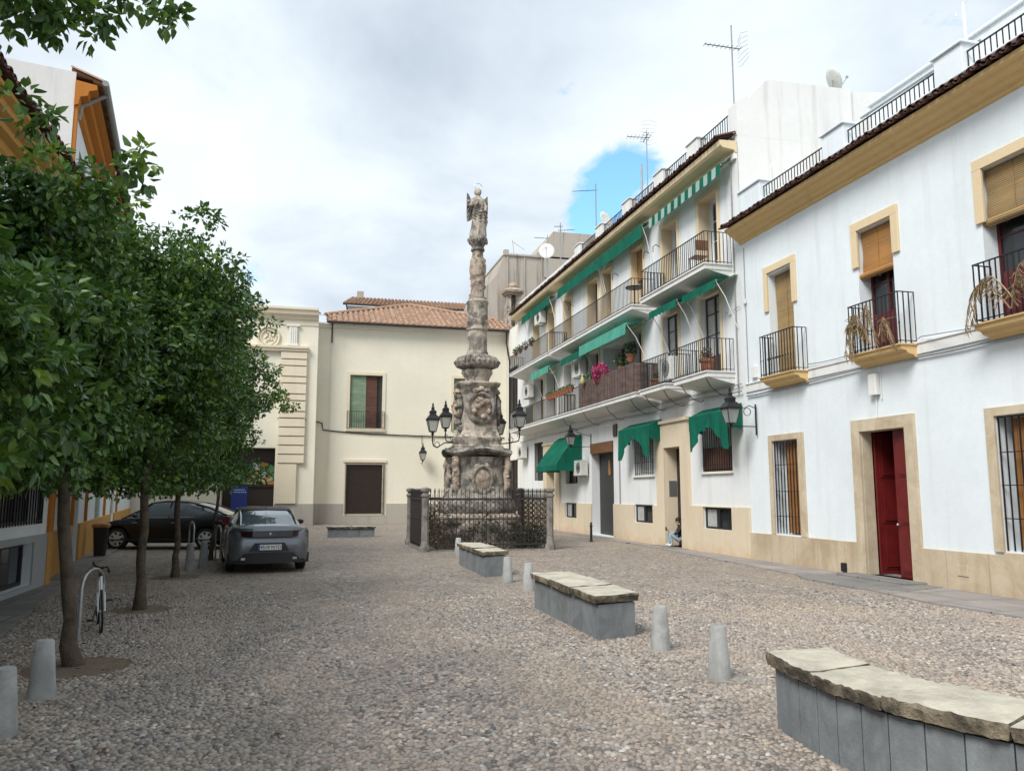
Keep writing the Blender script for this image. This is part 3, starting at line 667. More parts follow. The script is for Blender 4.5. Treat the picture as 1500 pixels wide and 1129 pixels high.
# eave
prof=[(0,11.08),(.06,11.10),(.10,11.16),(.44,11.20),(.50,11.26),(.52,11.40),(0,11.42)]
m=MB(RIGHT); m.prism(prof,0,19.12,42.6); m.build('cornice',M['ochre_pale'],H2)
m=MB(RIGHT); m.box(19.14,42.6,.0,.09,10.92,11.078); m.build('cornice_fillet',M['creamwhite'],H2)
eave_tiles(RIGHT,H2,19.12,42.6,11.66,11.46,.0,.62,'tile_dark',.21)
m=MB(RIGHT); m.box(19.56,42.5,-.2,-.0,11.3,11.84)
for a in (21.36,23.85,26.7,29.6,32.3): m.box(a,a+.72,-.30,.02,11.84,12.50); m.box(a-.04,a+.76,-.34,.06,12.50,12.55)
m.box(33.0,42.5,-.22,.03,11.84,12.22); m.build('parapet',M['white2'],H2,bevel=.01)
for a0,a1 in ((19.60,21.36),(22.08,23.85),(24.57,26.7),(27.42,29.6),(30.32,32.3)):
    m=MB(RIGHT); bars(m,a0+.02,a1-.02,11.85,12.43,-.1,.13,.009,bot=True); m.build('terrace_railing',M['iron'],H2)
# windows, top floor
for i,(a,b) in enumerate(TOP):
    if i in (5,): w=window_glazed(RIGHT,H2,a,b,8.0,10.46,.45,'wood'); m=MB(RIGHT); m.box(a+.02,b-.02,-.25,-.22,9.35,10.44); m.build('shutter',M['wood_orange'],w)
    elif i in (6,7): window_glazed(RIGHT,H2,a,b,8.0,10.46,.5,'white_paint','glass')
    else: window_glazed(RIGHT,H2,a,b,8.0,10.46,.42,'wood' if i in(2,3,4) else 'white_paint','glass',solid=.6)
for i,(a,b) in enumerate(MID): window_glazed(RIGHT,H2,a,b,5.0,7.46,.22 if i>4 else .4,'wood_dark' if i>4 else 'wood','curtain' if i in(6,5) else 'glass',solid=.7)
w=window_glazed(RIGHT,H2,27.4,29.7,5.0,7.4,.85,'wood_dark',mull=2)
# ground floor windows
w=window_glazed(RIGHT,H2,38.16,39.7,2.29,4.2,.25,'wood_dark'); m=MB(RIGHT); bars(m,38.2,39.66,2.31,4.18,-.03,.14,.009); m.build('grille',M['iron'],w)
w=window_glazed(RIGHT,H2,32.95,34.6,2.1,3.6,.25,'wood_dark')
w=window_glazed(RIGHT,H2,25.1,26.77,2.31,3.88,.25,'white_paint','curtain'); m=MB(RIGHT); bars(m,25.12,26.75,2.32,3.86,-.03,.17,.009)
m.box(25.12,26.75,-.04,-.02,2.75,2.765); m.box(25.12,26.75,-.04,-.02,3.1,3.115); m.build('grille',M['iron'],w)
w=window_glazed(RIGHT,H2,19.96,21.66,2.32,3.85,.25,'white_paint','curtain')
m=MB(RIGHT); bars(m,20.0,21.62,2.34,3.82,.0,.14,.009); m.build('grille',M['iron'],w); m=MB(RIGHT); m.box(20.0,21.62,-.045,-.02,2.34,3.0); m.build('screen',M['brownlouvre'],w)
m=MB(RIGHT); m.box(19.9,21.72,.0,.07,2.26,2.318); m.cut(); m.box(25.04,26.83,0,.07,2.25,2.308); m.build('window_sill',M['creamwhite'],H2)
for a,b,z0,z1 in ((33.02,34.64,.63,1.27),(25.2,26.8,.7,1.31),(20.03,21.68,.7,1.31)):
    w=window_glazed(RIGHT,H2,a,b,z0,z1,.11,'iron',name='basement_window'); m=MB(RIGHT); m.box(b-.62,b-.08,-.075,-.072,z0+.04,z1-.04); m.build('curtain',M['curtain'],w)
m=MB(RIGHT); m.box(28.8,31.18,-.36,-.34,.08,3.27)
for i in range(4): m.box(28.95,30.95,-.34,-.325,.25+i*.72,.80+i*.72)
dd=m.build('metal_door',M['door_grey'],H2); m=MB(RIGHT); m.box(28.78,31.19,-.34,.06,3.27,3.68); m.build('shutter_box',M['wood'],dd); m=MB(RIGHT); m.box(29.9,30.1,-.325,-.30,2.4,3.0); m.build('ornament',M['wood_orange'],dd)
m=MB(RIGHT); door_leaf(m,23.0,24.13,.07,3.12,-.36,panels=3); m.build('entrance_door',M['iron_old'],H2)
m=MB(RIGHT); m.box(36.03,37.26,-.78,-.74,.07,2.66); m.box(36.5,36.9,-.74,-.70,1.3,2.1); m.build('entrance_door',M['wood'],H2)
m=MB(); m.box(11.42,11.68,24.12,24.142,1.62,2.1); m.build('letter_plaque',M['steel'],H2)
m=MB(RIGHT); m.box(28.32,28.68,0,.05,3.83,4.28); m.build('wall_grille',M['wood_dark'],H2)
m=MB(RIGHT); m.tube([(28.1,.03,0.05),(28.1,.03,3.9)],.022,6); m.cut(); m.tube([(19.45,.03,4.4),(19.45,.03,11.0)],.02,6); m.build('downpipe',M['grey_pipe'],H2)
m=MB(RIGHT); m.bbox(22.5,24.6,.1,.45,0,.05,.01); m.box(22.98,24.15,-.4,.1,0,.05); m.build('doorstep',M['flag'],H2)
# balconies
def balcony(a0,a1,z,proj=.85,rail=.94,label=None,railmat='iron',step=.12,rng=None):
    m=MB(RIGHT); m.box(a0,a1,0,proj,z-.13,z-.0); m.box(a0-.03,a1+.03,0,proj+.035,z,z+.035); m.prism([(0,z-.30),(.12,z-.28),(proj-.15,z-.15),(proj-.1,z-.13),(0,z-.13)],0,a0+.02,a1-.02)
    o=m.build('balcony',M['white2'],H2)
    if label: o['label']=label
    m=MB(RIGHT)
    if rng: bars(m,rng[0],rng[1],z+.04,z+rail,proj-.03,step,.0085)
    else: bars(m,a0+.03,a1-.03,z+.04,z+rail,proj-.03,step,.0085,ret=0)
    m.build('railing',M[railmat],o); return o
balcony(34.5,41.5,7.98); balcony(24.75,34.3,7.98,proj=.85); balcony(19.6,24.0,7.98,proj=.85)
balcony(33.2,41.5,4.98,label='first-floor balcony behind the monument'); balcony(24.5,33.1,4.98); balcony(22.25,24.2,4.98); balcony(19.65,21.7,4.98)
# scroll brackets under the balconies
for i,a in enumerate((19.9,21.4,22.6,24.0,25.2,27.5,30,32.6)):
    m=MB(RIGHT); m.tube([(a,.75,4.83),(a,.62,4.62),(a,.35,4.42),(a,.12,4.36),(a,.05,4.42)],.012,5)
    m.build('iron_bracket',M['iron'],H2)
for a in (25.0,27.9,33.2,24.2): 
    m=MB(RIGHT); m.tube([(a,.02,9.9),(a,.16,9.98),(a,.26,9.9),(a,.27,9.7)],.014,5); m.build('iron_bracket',M['iron'],H2)
cable([(19.2,.08,4.42),(22,.1,4.50),(25,.08,4.40),(29,.1,4.48),(33,.08,4.42),(38,.1,4.47),(42.3,.06,4.4)],.02,'grey cable bundle under the first-floor balconies of the apartment block')
cable([(19.2,.07,4.62),(22.5,.06,4.63),(27,.07,4.60)],.015,'second thin cable close under the nearest first-floor balconies')
cable([(19.2,.05,6.75),(19.7,.04,6.7),(20.0,.04,6.72)],.008,'short thin cable beside the nearest first-floor window of the apartment block')

# ---------------------------------------------------------------- awnings
def awning(a0,a1,zt,zb,proj,label,val=.16,mat='awning',arms=True,striped=False,d0=.05,armz=1.3):
    t=thing('awning',label,'awning',(11.35,(a0+a1)/2,zt),'green awnings of the apartment block')
    f=MB(RIGHT); n=max(5,int((a1-a0)/.24)); zv=zb+val
    for i in range(n):
        A,B=a0+(a1-a0)*i/n,a0+(a1-a0)*(i+1)/n
        if striped: f.mat(i%2)
        k=6
        for j in range(k):
            g0,g1=j/k,(j+1)/k; Z=lambda g:zt+(zv-zt)*g-.035*sin(pi*g); D=lambda g:d0+(proj-d0)*g
            f.quad((A,D(g0),Z(g0)),(B,D(g0),Z(g0)),(B,D(g1),Z(g1)),(A,D(g1),Z(g1)))
        c=(A+B)/2; wv=.02*sin(i*1.7); dip=.035
        f.add([(A,proj,zv),(c,proj,zv),(B,proj,zv),(B,proj+.01,zb+.055),(c+(B-A)*.25,proj+wv*.5+.015,zb+.01),(c-(B-A)*.25,proj+wv*.5+.015,zb+.01),(A,proj+.01,zb+.055)],[(0,1,5,6),(1,4,5),(1,2,3,4)])
    f.build('canvas',[M[mat],M['stripe_w']] if striped else M[mat],t,smooth=60)
    b=MB(RIGHT); b.tube([(a0+.01,proj-.04,zv-.02),(a1-.01,proj-.04,zv-.02)],.016,6); b.tube([(a0,d0,zt+.02),(a1,d0,zt+.02)],.03,8); b.build('roller',M['white_paint'],t)
    if arms:
        for a in (a0+.06,a1-.06):
            b=MB(RIGHT); b.tube([(a,proj-.02,zv),(a,proj*.55,zv-armz*.35),(a,.04,zv-armz)],.014,6); b.build('arm',M['white_paint'],t)
    return t
awning(35.7,40.6,11.05,10.50,.42,'green awning high under the eave at the far end of the block',val=.42)
awning(29.3,34.3,11.05,10.42,.42,'long green awning under the eave, farther half of the middle pair',val=.46)
awning(24.75,29.25,11.05,10.36,.42,'long green awning under the eave, nearer half of the middle pair',val=.5)
awning(19.3,24.1,11.06,10.45,.44,'green and white striped awning under the near end of the eave',striped=True,val=.34,arms=False)
awning(34.9,37.9,7.66,7.15,.7,'faded mint awning over the far first-floor balcony',mat='awning_mint',val=.34)
awning(30.2,33.0,7.66,7.12,.7,'dark green awning left of the long faded mint one',val=.32,arms=False)
awning(25.3,30.15,7.66,7.08,.85,'long faded mint awning above the magenta flowers',mat='awning_mint',val=.42)
awning(21.7,23.7,7.66,7.24,.7,'small green awning above the farther of the two dark balcony windows',val=.26)
awning(19.3,21.3,7.66,7.22,.7,'small green awning above the nearest balcony window',val=.26)
# drop awning (tent) over the farther window
t=thing('awning','big dark green drop awning sloping down beside the air conditioner','awning',(11.35,33.6,4.1),'green awnings of the apartment block')
f=MB(RIGHT); A0,A1=32.3,35.3; n=14; prof=[(.05,4.17),(.3,4.02),(.8,3.4),(1.15,2.85)]
for j in range(3):
    for i in range(n):
        a,b=A0+(A1-A0)*i/n,A0+(A1-A0)*(i+1)/n; w=lambda x:.02*sin(x*9)
        f.quad((a,prof[j][0]+w(a),prof[j][1]),(b,prof[j][0]+w(b),prof[j][1]),(b,prof[j+1][0]+w(b),prof[j+1][1]),(a,prof[j+1][0]+w(a),prof[j+1][1]))
for i in range(n):
    a,b=A0+(A1-A0)*i/n,A0+(A1-A0)*(i+1)/n; c=(a+b)/2
    f.add([(a,1.15,2.85),(c,1.16,2.85),(b,1.15,2.85),(b,1.17,2.66),(c,1.18,2.60),(a,1.17,2.66)],[(0,1,4,5),(1,2,3,4)])
for a in (A0,A1):
    f.add([(a,.05,4.17),(a,.3,4.02),(a,.8,3.4),(a,1.15,2.85),(a,1.17,2.62),(a,.06,2.62)],[(0,1,2,3,4,5)])
f.build('canvas',M['awning'],t,smooth=50); b=MB(RIGHT); b.tube([(A0+.02,1.10,2.84),(A1-.02,1.10,2.84)],.018,6); b.build('frame',M['white_paint'],t)
def drape(a0,a1,zt,ztail,label,proj=.5,tails=((0,.34),(.66,1)),vn=.42,seed=3):
    """short hood with two gathered side curtains"""
    rnd=random.Random(seed); t=thing('awning',label,'awning',(11.35,(a0+a1)/2,zt),'green awnings of the apartment block'); f=MB(RIGHT); n=24
    X=lambda u:a0+(a1-a0)*u; W=lambda u:.035*sin(u*31+seed)+.02*sin(u*53)
    zb=zt-.22
    for i in range(n):
        u,v=i/n,(i+1)/n
        f.quad((X(u),.04,zt),(X(v),.04,zt),(X(v),proj,zb),(X(u),proj,zb))
        def low(u):
            e=vn+.05*sin(u*23)
            for p,q in tails:
                if p<=u<=q:
                    k=(u-p)/(q-p) if p>0 else 1-(u/q); e=max(e,(zt-ztail-.2)*min(1,.42+.75*k))
            return e
        for r in range(4):
            g0,g1=r/4,(r+1)/4
            pt=lambda u,g:(X(u),proj+W(u)*g,zb-low(u)*g)
            f.quad(pt(u,g0),pt(v,g0),pt(v,g1),pt(u,g1))
    for u in (0,1):
        f.quad((X(u),.04,zt),(X(u),proj,zb),(X(u),proj,zb-.4),(X(u),.05,zb-.5))
    f.build('canvas',M['awning'],t,smooth=50); b=MB(RIGHT); b.tube([(a0+.02,.05,zt-.05),(a0+.02,proj-.04,zb-.03),(a1-.02,proj-.04,zb-.03),(a1-.02,.05,zt-.05)],.013,6); b.build('frame',M['white_paint'],t)
drape(24.35,27.0,4.12,2.85,'green hood awning with hanging side curtains, left of the beige doorway',seed=3)
drape(19.3,21.5,4.12,2.9,'green hood awning with hanging side curtains behind the wall lantern',seed=5)

# ---------------------------------------------------------------- air conditioners
def ac(a,z,w,h,d,label,dd=.3,T=RIGHT):
    t=thing('air_conditioner',label,'air conditioner',T(a,d,z),'air conditioners on the apartment block'); m=MB(T); m.bbox(a-w/2,a+w/2,d,d+dd,z,z+h,.012); m.build('casing',M['ac'],t)
    m=MB(T)
    for r in (.08,.13,.18,.22): m.torus((a-w*.12,d+dd+.006,z+h*.5),r*h/.62,.006,'y',18,4)
    for k in range(6): q=pi*k/6; m.tube([(a-w*.12-cos(q)*.22*h/.62,d+dd+.008,z+h*.5-sin(q)*.22*h/.62),(a-w*.12+cos(q)*.22*h/.62,d+dd+.008,z+h*.5+sin(q)*.22*h/.62)],.004,4)
    m.build('fan_grille',M['iron'],t); m=MB(T); m.box(a-w/2+.1,a-w/2+.14,0.03,d+dd,z-.04,z-.002); m.box(a+w/2-.14,a+w/2-.1,0.03,d+dd,z-.04,z-.002); m.build('bracket',M['steel'],t)
ac(41.2,3.5,.95,.62,.1,'air conditioner low on the wall at the far left end of the block'); ac(31.9,2.42,.95,.62,.08,'air conditioner mounted right of the big dark green drop awning')
ac(39.9,6.55,1.0,.66,.1,'air conditioner on the far first-floor wall, above the dark screened balcony'); ac(31.9,6.55,1.0,.66,.1,'air conditioner beneath the dark green awning left of the flowers')
ac(37.7,10.0,1.0,.6,.1,'air conditioner right under the far eave awning'); ac(22.6,5.14,.85,.7,.42,'air conditioner standing on the balcony between the two dark windows')

# ---------------------------------------------------------------- balcony furnishings
m=MB(RIGHT); m.box(24.56,30.2,.85,.875,5.03,6.0)
for i in range(40): m.tube([(24.6+i*.142,.885,5.03),(24.6+i*.142,.885,6.01+random.uniform(-.02,.03))],.006,4)
m.box(24.5,24.52,.05,.86,5.03,5.98)
tag(m.build('reed_screen',M['reed']),'brown reed screen tied along the first-floor railing under the magenta flowers','screen')
m=MB(RIGHT); m.box(36.9,38.2,.85,.87,5.03,5.85); m.box(38.8,40.4,.85,.87,5.03,5.85); tag(m.build('shade_cloth',M['door_grey']),'dark cloth panels on the far first-floor balcony railing','screen')
FL='flower pots along the first-floor balcony'
for i in range(9):
    a=30.9+i*.40; t=thing('flower_pot',['round terracotta pot hooked on the balcony rail, directly left of the reed screen','second round terracotta pot left of the reed screen','third round terracotta pot left of the reed screen','fourth round terracotta pot left of the reed screen','fifth round terracotta pot, mid row on the balcony rail','sixth round terracotta pot left of the reed screen','seventh round terracotta pot left of the reed screen','next to last terracotta pot at the far end of the rail row','last terracotta pot at the far end of the rail row'][i],'flower pot',RIGHT(a,.93,5.78),FL)
    m=MB(RIGHT); pot(m,a,.95,5.78,.12,.19); m.build('pot',M['terracotta'],t,smooth=50)
    C=np.array([RIGHT(a,.95,6.0)])+RNG.uniform(-1,1,size=(46,3))*[.10,.10,.06]; D=unit(46); D[:,2]=np.abs(D[:,2]); leaf_mesh('plant',leaf_verts(C,D,unit(46),np.full(46,.09),np.full(46,.04)),[M['leafy']],np.zeros(46),t)
def shrub(name,loc,r,n,leaf,mats,yfrac,label,cat,group=None,potr=.16,sq=(1,1,1),poth=.26):
    t=thing(name,label,cat,loc,group)
    if potr: m=MB(); pot(m,loc[0],loc[1],loc[2],potr,poth); m.build('pot',M['terracotta'],t,smooth=50)
    m=MB(); c=Vector(loc)+Vector((0,0,poth if potr else 0))
    for k in range(7): e=Vector((random.uniform(-1,1)*r*sq[0]*.6,random.uniform(-1,1)*r*sq[1]*.6,r*sq[2]*random.uniform(.8,1.5))); m.tube([c-Vector((0,0,.05)),c+e*.5+Vector((0,0,.03)),c+e],.006,4)
    m.build('stems',M['bark'],t)
    d=unit(n); P=np.array(c)+[0,0,r*.8*sq[2]]+d*(RNG.uniform(.2,1,(n,1))**.5)*r*np.array(sq)
    leaf_mesh('foliage',leaf_verts(P,d*.6+unit(n),d+unit(n)*.5,np.full(n,leaf)*RNG.uniform(.7,1.2,n),np.full(n,leaf*.5)),mats,RNG.uniform(size=n)<yfrac,t); return t
shrub('flowering_plant',RIGHT(28.0,.75,5.55),.42,900,.09,[M['leafy'],M['pink']],.8,'big magenta flowering plant spilling over the reed-screened balcony','plant',sq=(.8,1,.95))
shrub('potted_plant',RIGHT(29.5,.7,5.55),.3,260,.1,[M['leafy'],M['leaf_young']],.2,'green potted plant left of the magenta flowers','plant')
shrub('potted_plant',RIGHT(26.2,.3,6.3),.32,260,.1,[M['leaf_ivy'],M['leafy']],.4,'hanging leafy plant in the shade right of the magenta flowers','plant',sq=(.7,1,.8))
shrub('potted_plant',RIGHT(27.1,.25,6.0),.3,220,.09,[M['leafy'],M['leaf_young']],.15,'pale trailing plant just right of the magenta flowers','plant')
for i,a in enumerate((37.4,38.5,39.5,40.4)): shrub('potted_plant',RIGHT(a,.8,8.8),.16,90,.1,[M['leaf_ivy'],M['leafy']],.2,['first','second','third','fourth'][i]+' dark plant hung on the far top-floor railing, counted from the near end','plant',potr=.1,poth=.14)
m=MB(); g=RIGHT(29.4,.98,6.05); m.lathe([(.02,.0),(.09,.04),(.115,.14),(.07,.26),(.045,.36),(.02,.46)],(g[0],g[1],g[2]-.2),12); tag(m.build('gourd',M['palegreen'],smooth=60),'pale bottle gourd hanging over the reed screen left of the magenta flowers','gourd')
shrub('potted_plant',RIGHT(20.2,.55,5.02),.18,120,.08,[M['leafy'],M['pink']],.2,'small plant in a terracotta pot on the nearest first-floor balcony','plant',potr=.2,poth=.4)
shrub('potted_plant',RIGHT(23.5,.55,5.02),.12,60,.07,[M['leafy'],M['leaf_young']],.2,'low plant in a wide terracotta bowl beside the balcony air conditioner','plant',potr=.22,poth=.28)
m=MB(RIGHT); m.tube([(24.0,.55,5.02),(24.0,.55,5.75)],.05,8); m.lathe([(.06,0),(.06,.1)],(24.0,.55,5.75),8); m.box(23.9,24.1,.45,.65,5.02,5.05); tag(m.build('gas_bottle',M['steel']),'slim grey folded parasol stood on the balcony right of the reed screen','parasol')
bpy.data.objects['gas_bottle'].name='folded_parasol'
t=thing('balcony_table','small round black table on the near end of the middle top-floor balcony','table',RIGHT(25.3,.5,8.02)); m=MB(RIGHT); c=RIGHT(25.3,.5,8.02)
m=MB(); m.lathe([(.3,.70),(.31,.72),(.31,.74)],c,18); m.build('table_top',M['iron'],t); m=MB(); m.tube([(c[0],c[1],c[2]+.02),(c[0],c[1],c[2]+.70)],.02,6); m.lathe([(.2,0),(.18,.03)],c,12); m.build('stand',M['iron'],t)
t=thing('balcony_chair','folding chair by the nearest top-floor window','chair',RIGHT(20.6,.5,8.02)); c=RIGHT(20.6,.5,8.02)
m=MB(); m.box(c[0]-.2,c[0]+.2,c[1]-.2,c[1]+.2,c[2]+.43,c[2]+.46); m.build('seat',M['wood'],t); m=MB(); m.box(c[0]-.2,c[0]+.2,c[1]-.22,c[1]-.2,c[2]+.6,c[2]+.9); m.build('backrest',M['wood'],t)
for sx in (-1,1):
    for sy in (-1,1): m=MB(); m.tube([(c[0]+sx*.18,c[1]+sy*.18,c[2]),(c[0]+sx*.18,c[1]+sy*.2,c[2]+(.9 if sy<0 else .43))],.012,5); m.build('leg',M['iron'],t)
# dry palm fronds on the ochre balconies
def fronds(a,d,z,label,seed,n=5,spread=1.0,lo=.9):
    rnd=random.Random(seed); t=thing('dry_palm_frond',label,'palm frond',RIGHT(a,d,z),'dry palm branches on the ochre balconies'); stem=MB(RIGHT); Vs=[]
    for k in range(n):
        s=rnd.choice((-1,1)) if k>1 else (-1,1)[k]; L=rnd.uniform(.6,1.15)*spread; P=[]
        a0=a+rnd.uniform(-.25,.25)
        for i in range(9):
            f=i/8; P.append((a0+s*L*f*.75,d+.16*sin(f*2.5)+.05*k/n,z+.05+sin(f*pi*.9)*lo*rnd.uniform(.97,1.03)*(.6+.1*k)-f*f*.35))
        stem.tube(P,[.014]*4+[.01]*3+[.005]*2,5)
        W=[Vector(RIGHT(*p)) for p in P]
        for i in range(2,9):
            for q in range(9):
                side=1 if q%2 else -1; c=W[i-1].lerp(W[i],q/9); dr=(W[i]-W[i-1]).normalized()
                dv=dr*.6+Vector((rnd.uniform(-.3,.3),side*.25,-rnd.uniform(.4,1.1))); nn=Vector((-1,rnd.uniform(-.5,.5),.2)); Vs.append((c,dv,nn,rnd.uniform(.16,.3)))
    stem.build('midrib',M['leaf_dry'],t,smooth=True)
    C=np.array([v[0][:] for v in Vs]);D=np.array([v[1][:] for v in Vs]);Nn=np.array([v[2][:] for v in Vs]);L=np.array([v[3] for v in Vs])
    leaf_mesh('leaflets',leaf_verts(C,D,Nn,L,L*.06),[M['leaf_dry']],np.zeros(len(C)),t)
fronds(13.5,.42,4.62,'dry palm branches drooping through the middle ochre balcony',4,5,.85,.85); fronds(10.35,.42,4.62,'pinkish dry palm branches arching over the rail of the ochre balcony at the right edge',9,4,1.05,.85)
# ================================================================ CREAM HOUSE at the end of the square
H3=thing('corner_house','cream two-storey house with a low clay-tiled hip roof at the end of the square','house',(.3,45.5,0))
m=MB(BACK); m.wall(.2,11.35,0,11.12,[(2.32,4.12,5.26,8.24,.28),(2.24,4.2,.55,3.24,.3),(8.2,9.7,5.26,8.24,.28)]); m.build('wall',M['cream'],H3)
m=MB(RIGHT); m.wall(42.5,45.5,0,11.12,[(43.1,44.7,6.25,8.75,.22),(43.1,44.7,.9,3.5,.22)],d=-.02); m.box(42.95,44.85,-.01,.05,8.76,8.95); m.box(42.95,44.85,-.01,.04,3.51,3.7); m.build('side_wall',M['creamwhite'],H3)
m=MB(); m.box(.2,.25,45.6,58,0,11.1); m.build('flank_wall',M['cream'],H3)
m=MB(BACK); m.box(.25,2.1,0,.06,0,1.1); m.box(2.1,4.45,0,.06,0,.45); m.box(4.45,11.33,0,.06,0,1.1); m.build('dado',M['dado'],H3,bevel=.006)
m=MB(BACK); m.box(2.14,4.3,0,.1,5.08,5.2); surround(m,2.14,4.30,2.32,4.12,5.2,8.42,8.24,.04); surround(m,8.02,9.88,8.2,9.7,5.2,8.42,8.24,.04); m.box(2.05,4.42,0,.08,3.36,3.52); surround(m,2.1,4.34,2.24,4.2,.45,3.36,3.24,.03); m.build('window_trim',M['palestone'],H3,bevel=.006)
def rear_window(a0,a1,z0,z1):
    w=window_glazed(BACK,H3,a0,a1,z0,z1,.24,'wood_dark'); c=(a0+a1)/2
    m=MB(BACK); m.box(a0+.03,c-.01,-.13,-.10,z0+.03,z1-.03); m.build('shutter',M['greenlouvre'],w)
    m=MB(BACK); m.box(c+.01,a1-.3,-.15,-.12,z0+.03,z1-.03); m.build('shutter',M['brownlouvre'],w)
    m=MB(BACK); bars(m,a0-.13,a1+.13,z0-.05,z0+.92,.14,.125,.009,ret=0); m.build('railing',M['iron'],w)
rear_window(2.32,4.12,5.26,8.24); rear_window(8.2,9.7,5.26,8.24)
w=window_glazed(BACK,H3,2.24,4.2,.55,3.24,.26,'wood_dark'); m=MB(BACK); m.box(2.27,4.17,-.17,-.13,.58,3.2); m.build('shutter',M['wood_dark'],w)
m=MB(BACK); bars(m,2.2,4.28,.52,3.3,.10,.11,.012,ret=0)
for z in (1.1,1.75,2.45): m.box(2.2,4.28,.09,.115,z,z+.018)
m.build('grille',M['iron_old'],w)
for z0,z1 in ((6.25,8.75),(.9,3.5)): w=window_glazed(RIGHT,H3,43.1,44.7,z0,z1,.2,'wood_dark'); m=MB(RIGHT); bars(m,43.12,44.68,z0,z1-.05,.03,.14,.01); m.build('grille',M['iron_old'],w)
m=MB(BACK); m.box(.25,11.3,0,.12,10.86,11.0); m.box(.25,11.3,0,.24,11.0,11.1); m.build('cornice',M['creamwhite'],H3,bevel=.01)
# hip roof of real barrel tiles
def barrel_roof(name,par,quadpts,step=.30,rise=.07,mat='tile',rows=.38):
    """quad (eave left, eave right, ridge right, ridge left) covered with overlapping barrel tiles"""
    A,B,C,D=[Vector(q) for q in quadpts]; m=MB(); nrm=(B-A).cross(D-A).normalized()
    if nrm.z<0: nrm=-nrm
    m.add([tuple(A-nrm*.04),tuple(B-nrm*.04),tuple(C-nrm*.04),tuple(D-nrm*.04)],[(0,1,2,3)])
    W=(B-A).length; n=int(W/step); H=((D+C)/2-(A+B)/2).length; k=max(1,int(H/rows))
    for i in range(n):
        f=(i+.5)/n; lo=A.lerp(B,f); hi=D.lerp(C,f); side=(B-A).normalized(); 
        for j in range(k):
            p=lo.lerp(hi,j/k); q=lo.lerp(hi,min(1,(j+1.12)/k)); wv=side*(random.uniform(-.012,.012)); r0,r1=step*.40,step*.32
            w=min(1,((C-D).length/W)*f+1) 
            vs=[]
            for c,r,u in ((p+wv,r0,.018),(q+wv,r1,.0)):
                for t in range(6): a=pi*t/5; vs.append(tuple(c+side*cos(a)*r+nrm*(sin(a)*r*.85+u)))
            m.add(vs,[(t,t+1,6+t+1,6+t) for t in range(5)]+[(0,1,2,3,4,5)])
    return m.build(name,M[mat],par,fix=False,smooth=50)
zE=11.16
def run(x): return float(np.interp(x,[1.0,6.1,11.75],[1.35,5.0,1.9]))
m=MB(); sl=.457; st=.31; n=int(10.75/st); EV=[(1.0,45.05),(11.75,45.05)]
m.add([(1.0,45.05,zE-.05),(11.75,45.05,zE-.05),(11.75,45.05+run(11.75),zE-.05+sl*run(11.75)),(6.1,50.05,zE-.05+sl*5),(1.0,46.4,zE-.05+sl*1.35)],[(0,1,2,3,4)])
for i in range(n+1):
    x=1.08+i*(10.6/n); L_=run(x); k=max(2,int(L_/.42)); jx=random.uniform(-.015,.015)
    for j in range(k):
        y0,y1=45.0+L_*j/k,45.0+L_*min(1,(j+1.15)/k); vs=[]
        for y,r,u in ((y0,.115,.03),(y1,.09,.0)):
            z=zE+sl*(y-45.05)+u+random.uniform(-.006,.006)
            for t in range(7): a=pi*t/6; vs.append((x+jx+cos(a)*r,y,z+sin(a)*r*.95))
        m.add(vs,[(t,t+1,8+t,7+t) for t in range(6)]+[(0,1,2,3,4,5,6)])
m.build('roof_tiles',M['tile'],H3,fix=False,smooth=50)
m=MB(); m.quad((1.0,46.4,11.7),(6.1,50.05,13.4),(6.1,58,13.4),(.9,58,11.7)); m.build('roof_slope',M['tile'],H3)
barrel_roof('roof_tiles',H3,[(0.25,45.2,11.55),(1.05,45.2,11.5),(1.2,47,11.95),(.3,47,11.95)])
barrel_roof('roof_tiles',H3,[(11.8,45.6,zE),(14.5,47,zE),(14.0,51,12.4),(11.75,47,12.0)])
m=MB(); m.tube([(1.0,45.1,11.25),(1.0,46.4,11.85),(6.1,50.05,13.5),(11.75,46.95,12.1),(14,51,12.4)],.10,8); m.build('ridge_tiles',M['tile'],H3)
m=MB(); m.tube([(1.0,44.98,11.10),(11.6,44.98,11.08)],.07,8); m.tube([(1.25,44.98,11.08),(1.25,45.4,10.95),(1.25,45.42,10.0)],.045,6); m.tube([(11.2,45.0,11.0),(11.25,45.2,10.4),(11.28,44.6,9.2),(11.28,44.6,1.0)],.05,6); m.build('gutter',M['iron_old'],H3,smooth=True)
m=MB(BACK); m.tube([(1.25,.03,10.0),(1.25,.03,3.1)],.018,5); m.build('conduit',M['creamwhite'],H3)
cable([(-1.5,.06,5.62),(.0,.06,5.58)],.03,'dark cable end fixed across the grooved pilaster',T=TOWER)
cable([(.05,.05,5.60),(.65,.05,5.56),(.85,.05,5.5),(.9,.05,5.12),(3.0,.05,4.98),(5.5,.05,4.9),(8,.05,4.86),(11.2,.05,4.85)],.03,'dark cable crossing the cream house front between its two rows of windows',T=BACK,mat='iron_old')
